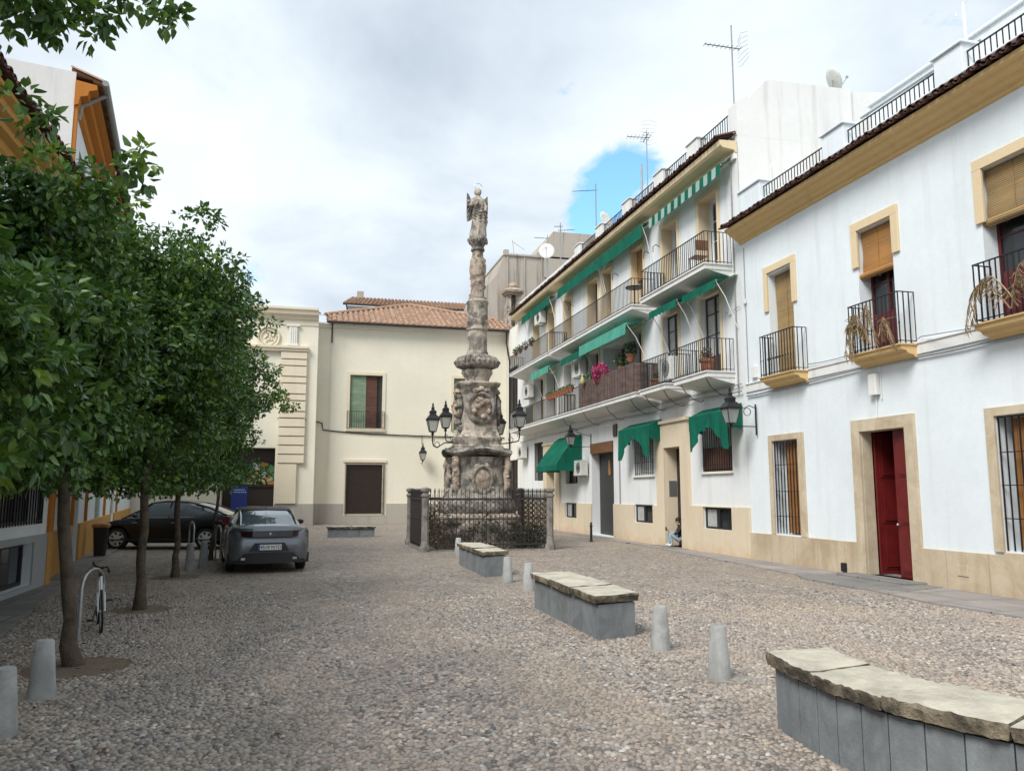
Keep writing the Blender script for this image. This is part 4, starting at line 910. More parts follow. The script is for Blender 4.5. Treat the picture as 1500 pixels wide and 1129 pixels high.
# ---- church portal (stone-coloured gate tower left of the cream house)
H4=thing('church_portal','cream church portal with grooved pilasters, round relief and a stained-glass fanlight','church portal',(-2,44.5,0))
m=MB(TOWER); m.wall(-6.5,.5,0,11.3,[(-4.16,-1.53,0,4.05,.9)]); m.build('wall',M['cream'],H4)
m=MB(); m.box(.25,.5,44.505,45.49,0,11.3); m.cut(); m.box(-16,-6.5,44.9,46,0,7.5); m.build('side_wall',M['cream'],H4)
m=MB(TOWER); m.box(-6.5,.52,0,.05,0,1.12);
m=MB(TOWER); m.box(-1.5,.52,0,.07,0,1.12); m.cut(); m.box(-6.5,-4.18,0,.07,0,1.12); m.build('dado',M['dado'],H4,bevel=.006)
m=MB(TOWER); z=1.12; 
m.box(-1.45,-.42,0.0,.16,1.13,3.2)
hs=[.42]*5+[.30,.52]*4; z=3.26; i=0
while z<9.2: h=hs[i%len(hs)]; m.box(-1.42,-.06,0,.18,z,min(9.2,z+h)); z+=h+.06; i+=1
m.build('grooved_pilaster',M['palestone'],H4,bevel=.01)
m=MB(TOWER); z=3.26; i=0
while z<9.2: h=hs[i%len(hs)]; m.box(-5.9,-4.5,0,.18,z,min(9.2,z+h)); z+=h+.06; i+=1
m.build('grooved_pilaster',M['palestone'],H4,bevel=.01)
m=MB(TOWER); m.prism([(0,9.22),(.22,9.24),(.24,9.36),(.30,9.4),(.30,9.52),(0,9.55)],0,-6.3,-.02); m.build('lower_cornice',M['palestone'],H4)
m=MB(TOWER); m.prism([(0,11.0),(.10,11.02),(.14,11.2),(.32,11.26),(.36,11.44),(.44,11.5),(.44,11.62),(-.5,11.68)],0,-6.6,.48); m.box(-6.5,.5,0,.04,10.7,10.8); m.build('top_cornice',M['palestone'],H4)
m=MB(TOWER); m.box(-1.05,-.62,0,.12,9.6,10.62); m.box(-1.12,-.55,0,.16,9.56,9.66); m.box(-1.2,-.48,0,.16,10.62,10.70)
for k in range(3): m.box(-.97+k*.11,-.93+k*.11,.12,.145,9.7,10.55)
m.build('fluted_pilaster',M['creamwhite'],H4,bevel=.006)
m=MB(TOWER); m.torus((-2.1,.04,9.98),.56,.07,'y',28,8); m.torus((-2.1,.04,9.98),.40,.035,'y',24,6)
for k in range(9): a=k*2.4; r=.09+.022*k; m.ball((-2.1+cos(a)*r,.03,9.98+sin(a)*r),.075,.05,.075,8,5,.2)
m.build('round_relief',M['palestone'],H4,smooth=50)
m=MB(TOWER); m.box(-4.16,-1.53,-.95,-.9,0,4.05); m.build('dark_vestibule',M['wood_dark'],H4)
cols=[('glass_green',(.12,.30,.13)),('glass_white',(.55,.60,.55)),('glass_amber',(.45,.24,.05)),('glass_pale',(.42,.46,.30))]
for nme,c in cols: M[nme]=simple(nme.replace('glass_','stained_')+'_glass',c,.25,0,.25,8)
gl=MB(TOWER); seq=[[0,2,0,1,2,0,0,2],[3,2,3,2,0,1,2,3,2]]
for ri,(r0,r1,nn) in enumerate(((.78,1.20,8),(.40,.72,9))):
    for k in range(nn):
        a,b=pi-pi*(k+.06)/nn,pi-pi*(k+.94)/nn; gl.mat(seq[ri][k%len(seq[ri])]); P=lambda r,t,d:(-2.28+r*cos(t),d,2.12+r*sin(t)); c=(a+b)/2
        gl.add([P(r0,a,-.70),P(r0,b,-.70),P(r1,b,-.70),P(r1+.02,c,-.70),P(r1,a,-.70)],[(0,1,2,3,4)])
for k in range(6): a=pi*k/6+.26; gl.mat(3 if k%2 else 2); gl.ball((-2.28+cos(a)*.24,-.70,2.15+abs(sin(a))*.22),.09,.02,.09,8,5)
f=MB(TOWER); f.torus((-2.28,-.72,2.12),1.24,.05,'y',24,6,0,pi); f.torus((-2.28,-.72,2.12),.75,.03,'y',24,6,0,pi); f.box(-3.6,-1.0,-.78,-.68,2.0,2.1); f.box(-4.1,-1.55,-.80,-.76,0,2.0); ff=f.build('fanlight_frame',M['iron_old'],H4)
gl.build('stained_glass',[M[c[0]] for c in cols],ff,fix=False)
m=MB(TOWER); m.bbox(-2.95,-2.15,-.6,-.2,.0,1.0,.02); tag(m.build('notice_stand',M['wood_orange']),'low wooden notice stand in the church doorway, right of the blue banner','stand')
t=thing('banner','dark blue roll-up banner with pale lettering beside the stained-glass doorway','banner',TOWER(-3.2,.35,0)); m=MB(TOWER); m.box(-3.62,-2.83,.35,.37,.12,2.05); m.build('sheet',simple('navy_blue_banner',(.012,.03,.20),.5),t)
m=MB(TOWER); m.box(-3.66,-2.79,.27,.45,0,.12); m.box(-3.24,-3.2,.3,.33,.1,2.05); m.build('stand',M['steel'],t)
m=MB(TOWER)
for r in range(2):
    x=-3.5
    while x<-2.95: w=random.uniform(.04,.09); m.box(x,x+w,.37,.376,1.82-r*.12,1.88-r*.12); x+=w+.025
m.build('lettering',simple('pale_blue_print',(.35,.45,.6),.5),t)
# ---- buildings beyond
H5=thing('distant_house','white building with a long low clay-tiled roof beyond the cream house','house',(8,60,0))
m=MB(); m.box(2.7,16,60,68,0,15.5); m.box(6.2,6.9,59.95,60,14.4,14.9); m.build('wall',M['white'],H5); barrel_roof('roof_tiles',H5,[(2.3,59.5,15.55),(16,59.5,15.55),(16,64,17.1),(3.2,64,17.1)],.3)
m=MB(); m.box(3.6,4.1,63.4,63.9,16.7,17.5); m.build('chimney',M['greyplaster'],H5); m=MB(); m.tube([(2.35,59.45,15.5),(16,59.45,15.5)],.07,6); m.tube([(2.6,59.5,15.5),(2.75,59.9,14.8),(2.75,59.9,12)],.05,6); m.build('gutter',M['iron_old'],H5)
H6=thing('tall_grey_building','tall bare grey rendered building rising behind the far end of the apartment block','building',(13,47,0))
m=MB(); m.prism([(11.1,0),(20,0),(20,16.25),(11.55,16.25),(11.1,15.0)],1,47,58); m.prism([(14.1,15),(22,15),(22,18.0),(14.7,18.0),(14.1,17)],1,46.9,60)
for k in range(5): m.box(11.7+k*1.1,11.78+k*1.1,46.93,47,12,16.2)
m.box(11.5,20.1,46.9,58,16.25,16.36); m.build('wall',M['greyplaster'],H6)
m=MB(); m.box(11.6,11.9,47.2,47.5,16.36,16.7); m.tube([(12.2,47.1,16.3),(12.1,47.1,17.3)],.02,5); m.tube([(12.1,47.1,17.2),(12.9,47.1,16.7)],.015,5); m.build('chimney',M['greyplaster'],H6)
H7=thing('bell_gable','small stone pillar with a moulded cap above the corner of the cream house roof','pillar',(11.8,46,11))
m=MB(); m.box(11.45,11.72,45.9,46.5,11,13.5); m.box(12.0,12.3,45.9,46.5,11,13.5); m.box(11.72,12.0,46.3,46.5,11,13.5); m.build('shaft',M['monu'],H7,bevel=.01)
m=MB(); m.box(11.38,12.38,45.8,46.6,13.5,13.62); m.lathe([(.62,0),(.66,.12),(.5,.25),(.3,.35),(.34,.45),(.12,.7)],(11.88,46.2,13.62),14,sq=4); m.build('cap',M['monu_pink'],H7,smooth=40)

# ================================================================ LEFT SIDE
H8=thing('orange_trimmed_house','white house on the left with a grey dado, orange corner strip and orange tiled cornice','house',(-4.65,17,0))
ops=[(14.0,16.25,.12,.86,.25),(13.6,16.5,1.18,3.1,.3),(9.5,11.8,1.18,3.1,.3)]
m=MB(LEFT); m.wall(-6,17.28,0,7.3,ops); m.build('wall',M['white'],H8)
m=MB(LEFT); m.box(-6,14.0,0,.03,0,.98); m.box(14.0,16.25,0,.03,.86,.98); m.box(14.0,16.25,0,.03,0,.12); m.box(16.25,17.0,0,.03,0,.98); m.build('dado',plaster('grey_blue_dado',(.36,.38,.40),amt=.4),H8)
m=MB(LEFT); m.box(17.0,17.28,0,.05,0,1.0); m.build('corner_strip',M['orange'],H8); m=MB(LEFT); m.box(17.0,17.28,0,.05,1.0,7.0); m.build('corner_strip',M['orange_deep'],H8)
window_glazed(LEFT,H8,14.0,16.25,.12,.86,.2,'iron',name='basement_window')
for a,b in ((13.6,16.5),(9.5,11.8)):
    w=window_glazed(LEFT,H8,a,b,1.18,3.1,.25,'wood_dark'); m=MB(LEFT); bars(m,a,b,1.18,3.08,.05,.14,.011,ret=0); m.build('grille',M['iron'],w)
m=MB(LEFT); m.prism([(0,6.85),(.05,6.9),(.08,7.0),(.20,7.04),(.22,7.12),(.34,7.17),(.36,7.25),(.46,7.30),(.46,7.36),(0,7.4)],0,-6,17.3); m.build('cornice',M['orange'],H8)
eave_tiles(LEFT,H8,-6,17.3,7.60,7.42,0,.58,'tile_dark',.2); m=MB(); m.quad((-12,-6,7.5),(-4.65,-6,7.5),(-4.65,17.28,7.5),(-12,17.28,7.5)); m.quad((-4.65,-6,0),(-12,-6,0),(-12,-6,7.5),(-4.65,-6,7.5)); m.build('roof',M['tile_dark'],H8)
H9=thing('tall_orange_eaved_house','taller white house on the left with orange painted eaves and a grey gutter','house',(-4.8,17.3,0))
ops=[(4.3,5.6,.05,2.9,.4),(5.0,6.6,7.0,9.0,.3),(9.8,11.4,.9,3.0,.3),(1.2,2.4,7.0,9.1,.3),(15.5,17,.9,3,.3)]
m=MB(LFAR); m.wall(0,27.5,0,9.9,ops); m.build('wall',M['white'],H9)
m=MB(LFAR); m.quad((-.012,.0,0),(-.012,-8,0),(-.012,-8,10.6),(-.012,.0,10.28)); m.build('gable_wall',M['white2'],H9)
m=MB(LFAR)
for a,b in ((.02,4.2),(5.7,15.4),(17.1,27.4)): m.box(a,b,0,.06,0,.95); m.cut()
m.build('plinth',M['orange'],H9,bevel=.01)
m=MB(LFAR)
for a in (.0,4.05,7.0,12.6,18): m.box(a,a+.14,0,.07,.96,9.6); m.cut()
m.build('vertical_strip',M['orange_deep'],H9)
door=MB(LFAR); door_leaf(door,4.32,5.58,.06,2.88,-.3,panels=3); door.build('door',M['greenpaint'],H9)
for a,b,z0,z1 in ((9.8,11.4,.9,3.0),(5.0,6.6,7.0,9.0),(1.2,2.4,7.0,9.1),(15.5,17,.9,3)):
    w=window_glazed(LFAR,H9,a,b,z0,z1,.28,'greenpaint'); m=MB(LFAR); m.box(a+.04,b-.04,-.1,-.06,z0+.04,z1-.04); m.build('shutter',M['greenlouvre'],w)
m=MB(LFAR); m.prism([(0,9.55),(.08,9.6),(.1,9.75),(.24,9.8),(.26,9.9),(.40,9.95),(.40,10.05),(0,10.1)],0,-.05,27.5); m.build('cornice',M['orange_deep'],H9)
eave_tiles(LFAR,H9,-.05,27.5,10.34,10.12,-.1,.52,'tile',.2)
m=MB(LFAR); m.tube([(-.15,.56,10.08),(27.5,.56,10.08)],.065,8); m.tube([(.35,.56,10.05),(.3,.1,9.7),(.3,.06,9.4)],.04,6); m.build('gutter',M['grey_pipe'],H9)
m=MB(LFAR); m.quad((.02,.3,10.18),(27.5,.3,10.18),(27.5,-8,10.5),(.02,-8,10.5)); m.quad((0,-8,0),(27.5,-8,0),(27.5,-8,10.5),(0,-8,10.5)); m.quad((27.5,0,0),(27.5,-8,0),(27.5,-8,11),(27.5,0,10)); m.build('roof',M['tile_dark'],H9)

# ================================================================ MONUMENT
MX,MY=5.42,25.8
MO=thing('monument','tall weathered baroque stone column crowned by a winged statue, standing inside an iron railing','monument',(MX,MY,0))
c=(MX,MY,0); J=.012
def part(name,mb,mat='monu',smooth=45): return mb.build(name,M[mat],MO,smooth=smooth)
m=MB(); m.lathe([(1.62,0),(1.62,.22),(1.5,.24),(1.5,.48),(1.38,.5),(1.38,.72),(1.3,.86)],c,8,sq=6,rot=0,jit=.0); m.lathe([(1.26,.80),(1.28,.98),(1.2,1.08)],c,24,sq=5); part('stepped_base',m,'monu')
m=MB(); m.lathe([(1.16,1.07),(1.22,1.15),(1.24,1.3),(1.12,1.5),(1.0,1.66),(.98,1.8),(.93,1.9),(.9,2.1),(.86,2.4),(.88,2.7),(.95,2.85)],c,28,sq=3.6,jit=J); part('pedestal',m,'monu_dark')
m=MB(); n=40
def wavy(r,z,amp,th):
    vs=[]
    for q in range(2):
        for k in range(n):
            a=2*pi*(k+.5)/n; rr=r[q]/((abs(cos(a))**3.6+abs(sin(a))**3.6)**(1/3.6)); vs.append((c[0]+rr*cos(a),c[1]+rr*sin(a),z+q*th+amp*abs(cos(2*a))**1.5))
    m.add(vs,[(k,(k+1)%n,n+(k+1)%n,n+k) for k in range(n)]+[tuple(range(n))[::-1],tuple(range(n,2*n))])
wavy((.93,1.06),2.80,.16,.07); wavy((1.06,1.10),2.875,.16,.07); wavy((1.08,1.02),2.95,.15,.06); wavy((.95,.78),3.0,.14,.12)
part('wavy_cornice',m,'monu_dark')
m=MB()
for sx in (-1,1):
    for sy in (-1,1):
        X_,Y_=c[0]+sx*.76,c[1]+sy*.76; m.tube([(X_,Y_,1.7),(X_+sx*.08,Y_+sy*.06,1.95),(X_+sx*.02,Y_+sy*.02,2.3),(X_+sx*.10,Y_+sy*.08,2.6),(X_+sx*.04,Y_+sy*.02,2.85)],[.06,.11,.085,.12,.09],9)
        for k in range(16): z=1.85+k*.062; m.ball((X_+sx*.07+random.uniform(-.07,.07),Y_+sy*.05+random.uniform(-.07,.07),z),random.uniform(.05,.09),None,random.uniform(.05,.10),7,5,.25)
        m.cut()
part('corner_scrolls',m,'monu_pink')
def shield(m,z,rx,rz,side,dist,ring=.07):
    T={0:lambda u,d,w:(c[0]+u,c[1]-dist-d,w),1:lambda u,d,w:(c[0]-dist-d,c[1]+u,w),2:lambda u,d,w:(c[0]+dist+d,c[1]+u,w),3:lambda u,d,w:(c[0]+u,c[1]+dist+d,w)}[side]
    pts=[T(rx*cos(2*pi*k/20)*(1+.05*sin(6*pi*k/20)),.02,z+rz*sin(2*pi*k/20)) for k in range(21)]; m.cm=1; m.tube(pts,ring,7); m.cm=0
    vs=[T(0,.10,z)]
    for r in (.5,.95):
        for k in range(16): a=2*pi*k/16; vs.append(T(rx*r*cos(a),.08 if r<.8 else 0,z+rz*r*sin(a)))
    m.add(vs,[(0,1+k,1+(k+1)%16) for k in range(16)]+[(1+k,17+k,17+(k+1)%16,1+(k+1)%16) for k in range(16)])
for sd in range(4): 
    m=MB(); shield(m,2.12,.31,.42,sd,.93 if sd in(0,3) else .93); m.T=IDN; 
    T0={0:(0,-.93),1:(-.93,0),2:(.93,0),3:(0,.93)}[sd]
    for k in range(7):
        a=2*pi*k/7+.3; m.ball((c[0]+T0[0]+(cos(a)*.36 if sd in(0,3) else 0),c[1]+T0[1]+(cos(a)*.36 if sd in(1,2) else 0),2.12+sin(a)*.48),.09,.09,.09,8,5,.2)
    m.build('carved_shield',[M['monu_pink'],M['monu_dark']],MO,smooth=45)
m=MB(); m.lathe([(.80,3.02),(.80,3.2),(.74,3.24),(.74,3.36),(.76,3.4),(.76,3.48),(.68,3.54),(.66,3.62),(.62,3.7)],c,20,sq=7); part('upper_plinth',m,'monu')
m=MB(); m.lathe([(.56,3.68),(.54,3.9),(.52,4.4),(.52,5.0),(.56,5.1),(.62,5.16),(.64,5.24),(.62,5.27)],c,20,sq=6,jit=.01,sx=1.12,sy=1.12); part('medallion_block',m,'monu')
for sd in range(4):
    m=MB(); shield(m,4.42,.42,.46,sd,.61,.085)
    T0=[(0,-.62),(-.62,0),(.62,0),(0,.62)][sd]
    for k in range(13):
        rr=random.uniform(.06,.3); a=random.uniform(0,2*pi); u,w=rr*cos(a),rr*sin(a)*1.05; dd=.10
        m.ball((c[0]+T0[0]+(u if T0[0]==0 else math.copysign(dd,T0[0])),c[1]+T0[1]+(u if T0[1]==0 else math.copysign(dd,T0[1])),4.42+w),.085,.085,.085,8,5,.25)
    for k in range(3): m.ball((c[0]+T0[0]*1.05+(.16*(k-1) if T0[0]==0 else 0),c[1]+T0[1]*1.05+(.16*(k-1) if T0[1]==0 else 0),4.98+.06*(k==1)),.12,.1,.08,8,5,.2)
    m.build('round_medallion',[M['monu_pink'],M['monu_dark']],MO,smooth=45)
m=MB()
for sx in (-1,1):
    m.cut()
    for k,z in enumerate((3.75,3.95,4.2,4.5,4.75)): q=1 if sx<0 else .45; m.ball((c[0]+sx*(.63+.04*q*(k%2)),c[1]-.45+.1*(k%3),z),.09*q,.10,.11,8,6,.25)
part('side_carving',m,'monu_dark')
m=MB(); m.lathe([(.42,5.27),(.40,5.4),(.44,5.5),(.52,5.62),(.50,5.72),(.44,5.76)],c,24,jit=.008); part('bell_moulding',m,'monu')
m=MB(); m.lathe([(.52,5.76),(.66,5.82),(.70,5.92),(.69,6.02),(.6,6.12),(.46,6.2),(.36,6.24)],c,28,jit=.02)
for k in range(26): a=2*pi*k/26; m.tube([(c[0]+cos(a)*.66,c[1]+sin(a)*.66,5.84),(c[0]+cos(a)*.73,c[1]+sin(a)*.73,5.96),(c[0]+cos(a)*.60,c[1]+sin(a)*.60,6.13)],[.04,.055,.035],6)
part('cushion_moulding',m,'monu_dark')
m=MB(); m.lathe([(.36,6.22),(.37,6.3),(.33,6.36),(.32,7.0),(.33,7.06)],c,20); m.lathe([(.36,7.06),(.36,7.14),(.33,7.16),(.34,7.24),(.37,7.28),(.37,7.34)],c,20)
m.lathe([(.345,7.34),(.35,7.6),(.345,7.92),(.37,7.96),(.37,8.02),(.28,8.1),(.30,8.16)],c,20,jit=.004); part('column_shaft',m,'monu')
m=MB(); m.lathe([(.23,8.12),(.22,8.5),(.24,8.7),(.25,8.9),(.285,9.1),(.28,9.28),(.24,9.45),(.19,9.6),(.175,9.72),(.2,9.78)],c,18,jit=.05)
for k in range(16): a=k*2.4; z=8.55+k*.07; m.ball((c[0]+cos(a)*.23,c[1]+sin(a)*.23,z),.055,.055,.075,7,5,.2)
part('carved_shaft',m,'monu_pink')
m=MB(); m.lathe([(.2,9.76),(.24,9.80),(.22,9.86),(.2,9.9),(.26,10.02),(.32,10.1),(.31,10.2),(.27,10.28)],c,18,jit=.04)
for k in range(8): a=2*pi*k/8; m.ball((c[0]+cos(a)*.28,c[1]+sin(a)*.28,10.13),.08,.08,.1,7,5,.2)
part('capital',m,'monu_dark')
# winged statue, one carved figure
def statue():
    S=MB(); B=10.22; n=22
    rows=[(0,.24,.19),(.12,.25,.20),(.35,.22,.18),(.6,.205,.165),(.85,.19,.15),(1.0,.165,.13),(1.12,.175,.13),(1.28,.20,.14),(1.38,.19,.12),(1.44,.10,.08),(1.50,.055,.055)]
    vs=[]
    for i,(z,rx,ry) in enumerate(rows):
        sway=.035*sin(z*2.2)
        for k in range(n):
            a=2*pi*k/n; fold=1+(.10 if z<1.05 else .04)*sin(7*a+z*3.2)+.04*sin(13*a-z*5)
            vs.append((c[0]+sway+rx*1.16*fold*cos(a),c[1]+ry*1.16*fold*sin(a),B+z))
    m=len(rows); S.add(vs,[(i*n+k,i*n+(k+1)%n,(i+1)*n+(k+1)%n,(i+1)*n+k) for i in range(m-1) for k in range(n)]+[tuple(range(n))[::-1],tuple(range((m-1)*n,m*n))])
    S.ball((c[0]+.0,c[1]-.01,B+1.61),.10,.11,.13,12,9); S.ball((c[0],c[1]+.03,B+1.65),.13,.12,.13,12,8,.08); S.ball((c[0],c[1]-.105,B+1.60),.018,.025,.03,6,4)
    # right arm bent across the chest, left arm lowered holding drapery
    S.tube([(c[0]-.17,c[1],B+1.34),(c[0]-.26,c[1]-.07,B+1.12),(c[0]-.16,c[1]-.19,B+1.1),(c[0]-.02,c[1]-.2,B+1.2)],[.065,.06,.05,.04],9)
    S.tube([(c[0]+.17,c[1],B+1.34),(c[0]+.25,c[1]-.06,B+1.1),(c[0]+.22,c[1]-.16,B+.92)],[.065,.058,.042],9)
    for k in range(4): S.tube([(c[0]-.2,c[1]-.12,B+.98-k*.09),(c[0]+.02,c[1]-.21,B+.86-k*.10),(c[0]+.2,c[1]-.13,B+.95-k*.11)],.025,6)
    S.tube([(c[0]+.2,c[1]-.05,B+.95),(c[0]+.27,c[1]-.02,B+.6),(c[0]+.24,c[1],B+.3)],[.05,.07,.03],8)
    return S
st=statue().build('angel_statue',M['monu'],MO,smooth=50)
for sx in (-1,1):
    w=MB(); zt=10.22+1.62 if sx<0 else 10.22+1.56; zb=10.22+(.62 if sx<0 else .8)
    poly=[(sx*.10,11.60),(sx*.22,11.62),(sx*.30,zt-.06),(sx*.355,zt+.0),(sx*.365,zt-.3),(sx*.365,zb+.3),(sx*.35,zb),(sx*.22,zb+.05),(sx*.12,11.0)]
    w.prism([(c[0]+x,z) for x,z in poly],1,c[1]+.10,c[1]+.17)
    for k in range(5): w.tube([(c[0]+sx*.2,c[1]+.09,11.6-k*.07),(c[0]+sx*(.35),c[1]+.08,11.5-k*.17)],.02,5)
    w.build('wing',M['monu_dark'],st)
h=MB(); h.torus((c[0]+.01,c[1]+.03,10.22+1.83),.125,.010,'y',22,5); h.tube([(c[0],c[1]+.06,10.22+1.66),(c[0],c[1]+.04,10.22+1.71)],.008,4); h.build('halo',M['steel'],st)

# iron railing with stone posts
FX0,FX1,FY0,FY1=3.5,7.35,24.0,27.5
RL=thing('iron_railing','spiked iron railing with stone posts and diamond lattice around the monument','railing',((FX0+FX1)/2,(FY0+FY1)/2,0))
for (x,y) in ((FX0,FY0),(FX1,FY0),(FX0,FY1),(FX1,FY1)):
    m=MB(); m.lathe([(.17,0),(.17,.14),(.12,.2),(.11,.5),(.11,1.58),(.145,1.61),(.145,1.66),(.10,1.69),(.10,1.74),(.15,1.77),(.15,1.84),(.07,1.88)],(x,y,0),8,rot=0); m.build('stone_post',M['post'],RL,smooth=40)
for x0,y0,x1,y1 in ((FX0,FY0,FX1,FY0),(FX0,FY1,FX1,FY1),(FX0,FY0,FX0,FY1),(FX1,FY0,FX1,FY1)):
    L=math.hypot(x1-x0,y1-y0); ux,uy=(x1-x0)/L,(y1-y0)/L; T=Frame(x0,y0,ux,uy,-uy,ux); m=MB(T); s0,s1=.16,L-.16
    m.box(s0-.1,s1+.1,-.022,.022,1.50,1.56); m.box(s0,s1,-.015,.015,.92,.95); m.box(s0,s1,-.018,.018,.16,.20)
    nb=int((s1-s0)/.13)
    for i in range(nb+1):
        s=s0+(s1-s0)*i/nb; m.box(s-.009,s+.009,-.009,.009,.1,1.72); m.tube([(s,0,1.72),(s,0,1.75),(s,0,1.86)],[.011,.02,.003],4)
        if i<nb: q=s+(s1-s0)/nb/2; m.tube([(q,0,1.50),(q,0,1.68)],[.007,.002],4)
    # diamond lattice between the rails
    k=.165; a=s0-1.3
    while a<s1:
        for sg in (1,-1):
            P=[]; 
            for e in (0,1): P.append((a+ (1.3*e if sg>0 else 1.3*(1-e)), .2+1.3*e))
            (a0,z0),(a1,z1)=P
            # clip to the panel
            t0,t1=0,1
            if a1!=a0:
                for lim,lo in ((s0,True),(s1,False)):
                    f=(lim-a0)/(a1-a0); inc=a1>a0
                    if (lo and inc) or (not lo and not inc): t0=max(t0,f)
                    else: t1=min(t1,f)
            if t1-t0>.02: m.tube([(a0+(a1-a0)*t0,.012*sg,z0+(z1-z0)*t0),(a0+(a1-a0)*t1,.012*sg,z0+(z1-z0)*t1)],.0075,4)
        a+=k
    m.build('railing_panel',M['iron_old'],RL)
m=MB(); m.prism([(FX0-.1,FY0-.1),(FX1+.1,FY0-.1),(FX1+.1,FY1+.1),(FX0-.1,FY1+.1)],2,0,.035); m.build('kerb_stone',M['post'],RL)
# planting inside
n=9000; P=np.stack([RNG.uniform(FX0+.1,FX1-.1,n),RNG.uniform(FY0+.08,FY1-.1,n),np.zeros(n)],1); out=np.maximum(np.abs(P[:,0]-MX)/1.92,np.abs(P[:,1]-25.75)/1.75)
hh=np.where(P[:,0]<4.3,1.25,.85)+.2*np.sin(P[:,0]*5)+.15*np.cos(P[:,1]*4+P[:,0]*3); P[:,2]=RNG.uniform(.05,1,n)*hh*np.clip((out-.42)*2.2,.05,1)
V=leaf_verts(P,unit(n),unit(n)+[0,0,.6],RNG.uniform(.06,.12,n),RNG.uniform(.04,.06,n)); br=(P[:,0]<4.6+RNG.normal(size=n)*.3)|((P[:,0]>6.6)&(P[:,2]>.7)); o=leaf_mesh('creeper',V,[M['leaf_ivy'],M['leaf_brown']],br,None); tag(o,'dark ivy and dry brown creeper growing inside the railing at the foot of the monument','creeper',kind='stuff')

# lanterns
def lantern_parts(t,x,y,z,s=1.0):
    """z = bottom of the lantern body"""
    def sqr(prof,c): return prof
    k=MB(); k.lathe([(.045*s,-.10*s),(.06*s,-.06*s),(.03*s,-.02*s),(.10*s,0),(.135*s,.02*s),(.135*s,.035*s)],(x,y,z),8)
    for i in range(4):
        a=pi/4+i*pi/2; k.tube([(x+cos(a)*.15*s,y+sin(a)*.15*s,z+.02*s),(x+cos(a)*.27*s,y+sin(a)*.27*s,z+.42*s)],.012*s,5)
        b=a+pi/2; k.tube([(x+cos(a)*.27*s,y+sin(a)*.27*s,z+.42*s),(x+cos(b)*.27*s,y+sin(b)*.27*s,z+.42*s)],.014*s,5)
    k.build('cage',M['iron'],t)
    g=MB(); vs=[]
    for r,h in ((.14,.03),(.255,.415)):
        for i in range(4): a=pi/4+i*pi/2; vs.append((x+cos(a)*r*s,y+sin(a)*r*s,z+h*s))
    g.add(vs,[(i,(i+1)%4,4+(i+1)%4,4+i) for i in range(4)]); g.build('glass_panes',M['lampglass'],t)
    r=MB(); r.lathe([(.30*s,0),(.31*s,.03*s),(.2*s,.15*s),(.15*s,.17*s),(.15*s,.26*s),(.17*s,.28*s),(.09*s,.34*s),(.06*s,.36*s),(.075*s,.42*s),(.035*s,.46*s),(.045*s,.52*s),(.008*s,.6*s)],(x,y,z+.42*s),4,rot=-pi/4+pi/4); r.build('roof',M['iron'],t,smooth=30)
n=N('ribbed_lamp_glass'); n.col((.55,.56,.54)); n.set(.25); n.b.inputs['Transmission Weight'].default_value=.55; n.b.inputs['IOR'].default_value=1.1; n.bump(n.noise(60,2),.2); M['lampglass']=n.mt
GR='lanterns on the monument'
for x,y,zc,lab in ((3.86,25.1,3.86,'leftmost lantern on a scrolled arm of the monument'),(4.47,26.3,4.08,'second lantern from the left on the monument, set a little higher'),(6.30,26.3,3.90,'lantern close to the right side of the round medallion'),(6.68,25.1,4.05,'rightmost lantern on a long arm of the monument')):
    t=thing('lantern',lab,'lantern',(x,y,zc-.25),GR); lantern_parts(t,x,y,zc-.26,.92); s=-1 if x<MX else 1
    m=MB(); m.tube([(x,y,zc-.35),(x,y,zc-.55),(x-s*.03,y,zc-.68),(x-s*.2,(y+MY)/2,zc-.72),(x-s*.45,(y*.4+MY*.6),3.3),(MX+s*.70,MY+(-.5 if y<MY else .5),3.3)],.02,6); m.torus((x-s*.2,(y+MY)/2,zc-.62),.08,.012,'y',12,4); m.torus((x-s*.02,y,zc-.5),.045,.012,'y',10,4); m.build('arm',M['iron'],t,smooth=True)
t=thing('wall_lantern','big black wall lantern on a bracket at the near end of the apartment block','lantern',RIGHT(18.6,.72,3.4)); x,y,_=RIGHT(18.6,.78,0); lantern_parts(t,x,y,3.47,.95)
m=MB(RIGHT); m.box(18.58,18.62,.045,.07,3.2,4.0); m.tube([(18.6,.06,3.42),(18.6,.78,3.42)],.014,5); m.tube([(18.6,.06,3.9),(18.6,.25,3.96),(18.6,.4,3.88),(18.6,.5,3.95),(18.6,.6,4.05)],.012,5); m.torus((18.6,.3,3.8),.1,.01,'x',12,4); m.build('bracket',M['iron'],t)
t=thing('wall_lantern','wall lantern in front of the big dark green drop awning','lantern',RIGHT(31.2,.9,3.6)); x,y,_=RIGHT(31.2,.9,0); lantern_parts(t,x,y,3.62,.85)
m=MB(RIGHT); m.box(31.18,31.22,.0,.03,3.4,4.1); m.tube([(31.2,.02,3.58),(31.2,.9,3.55)],.014,5); m.tube([(31.2,.02,4.0),(31.2,.4,4.1),(31.2,.7,4.2)],.012,5); m.build('bracket',M['iron'],t)
t=thing('wall_lantern','small lantern on the cream house wall left of the monument','lantern',BACK(6.4,.5,3.5)); x,y,_=BACK(6.38,.5,0); lantern_parts(t,x,y,3.5,.95)
m=MB(BACK); m.tube([(6.38,.5,3.42),(6.38,.3,3.3),(6.38,.0,3.35)],.018,5); m.tube([(6.38,.05,4.95),(6.38,.05,4.4)],.012,5); m.build('bracket',M['iron'],t)
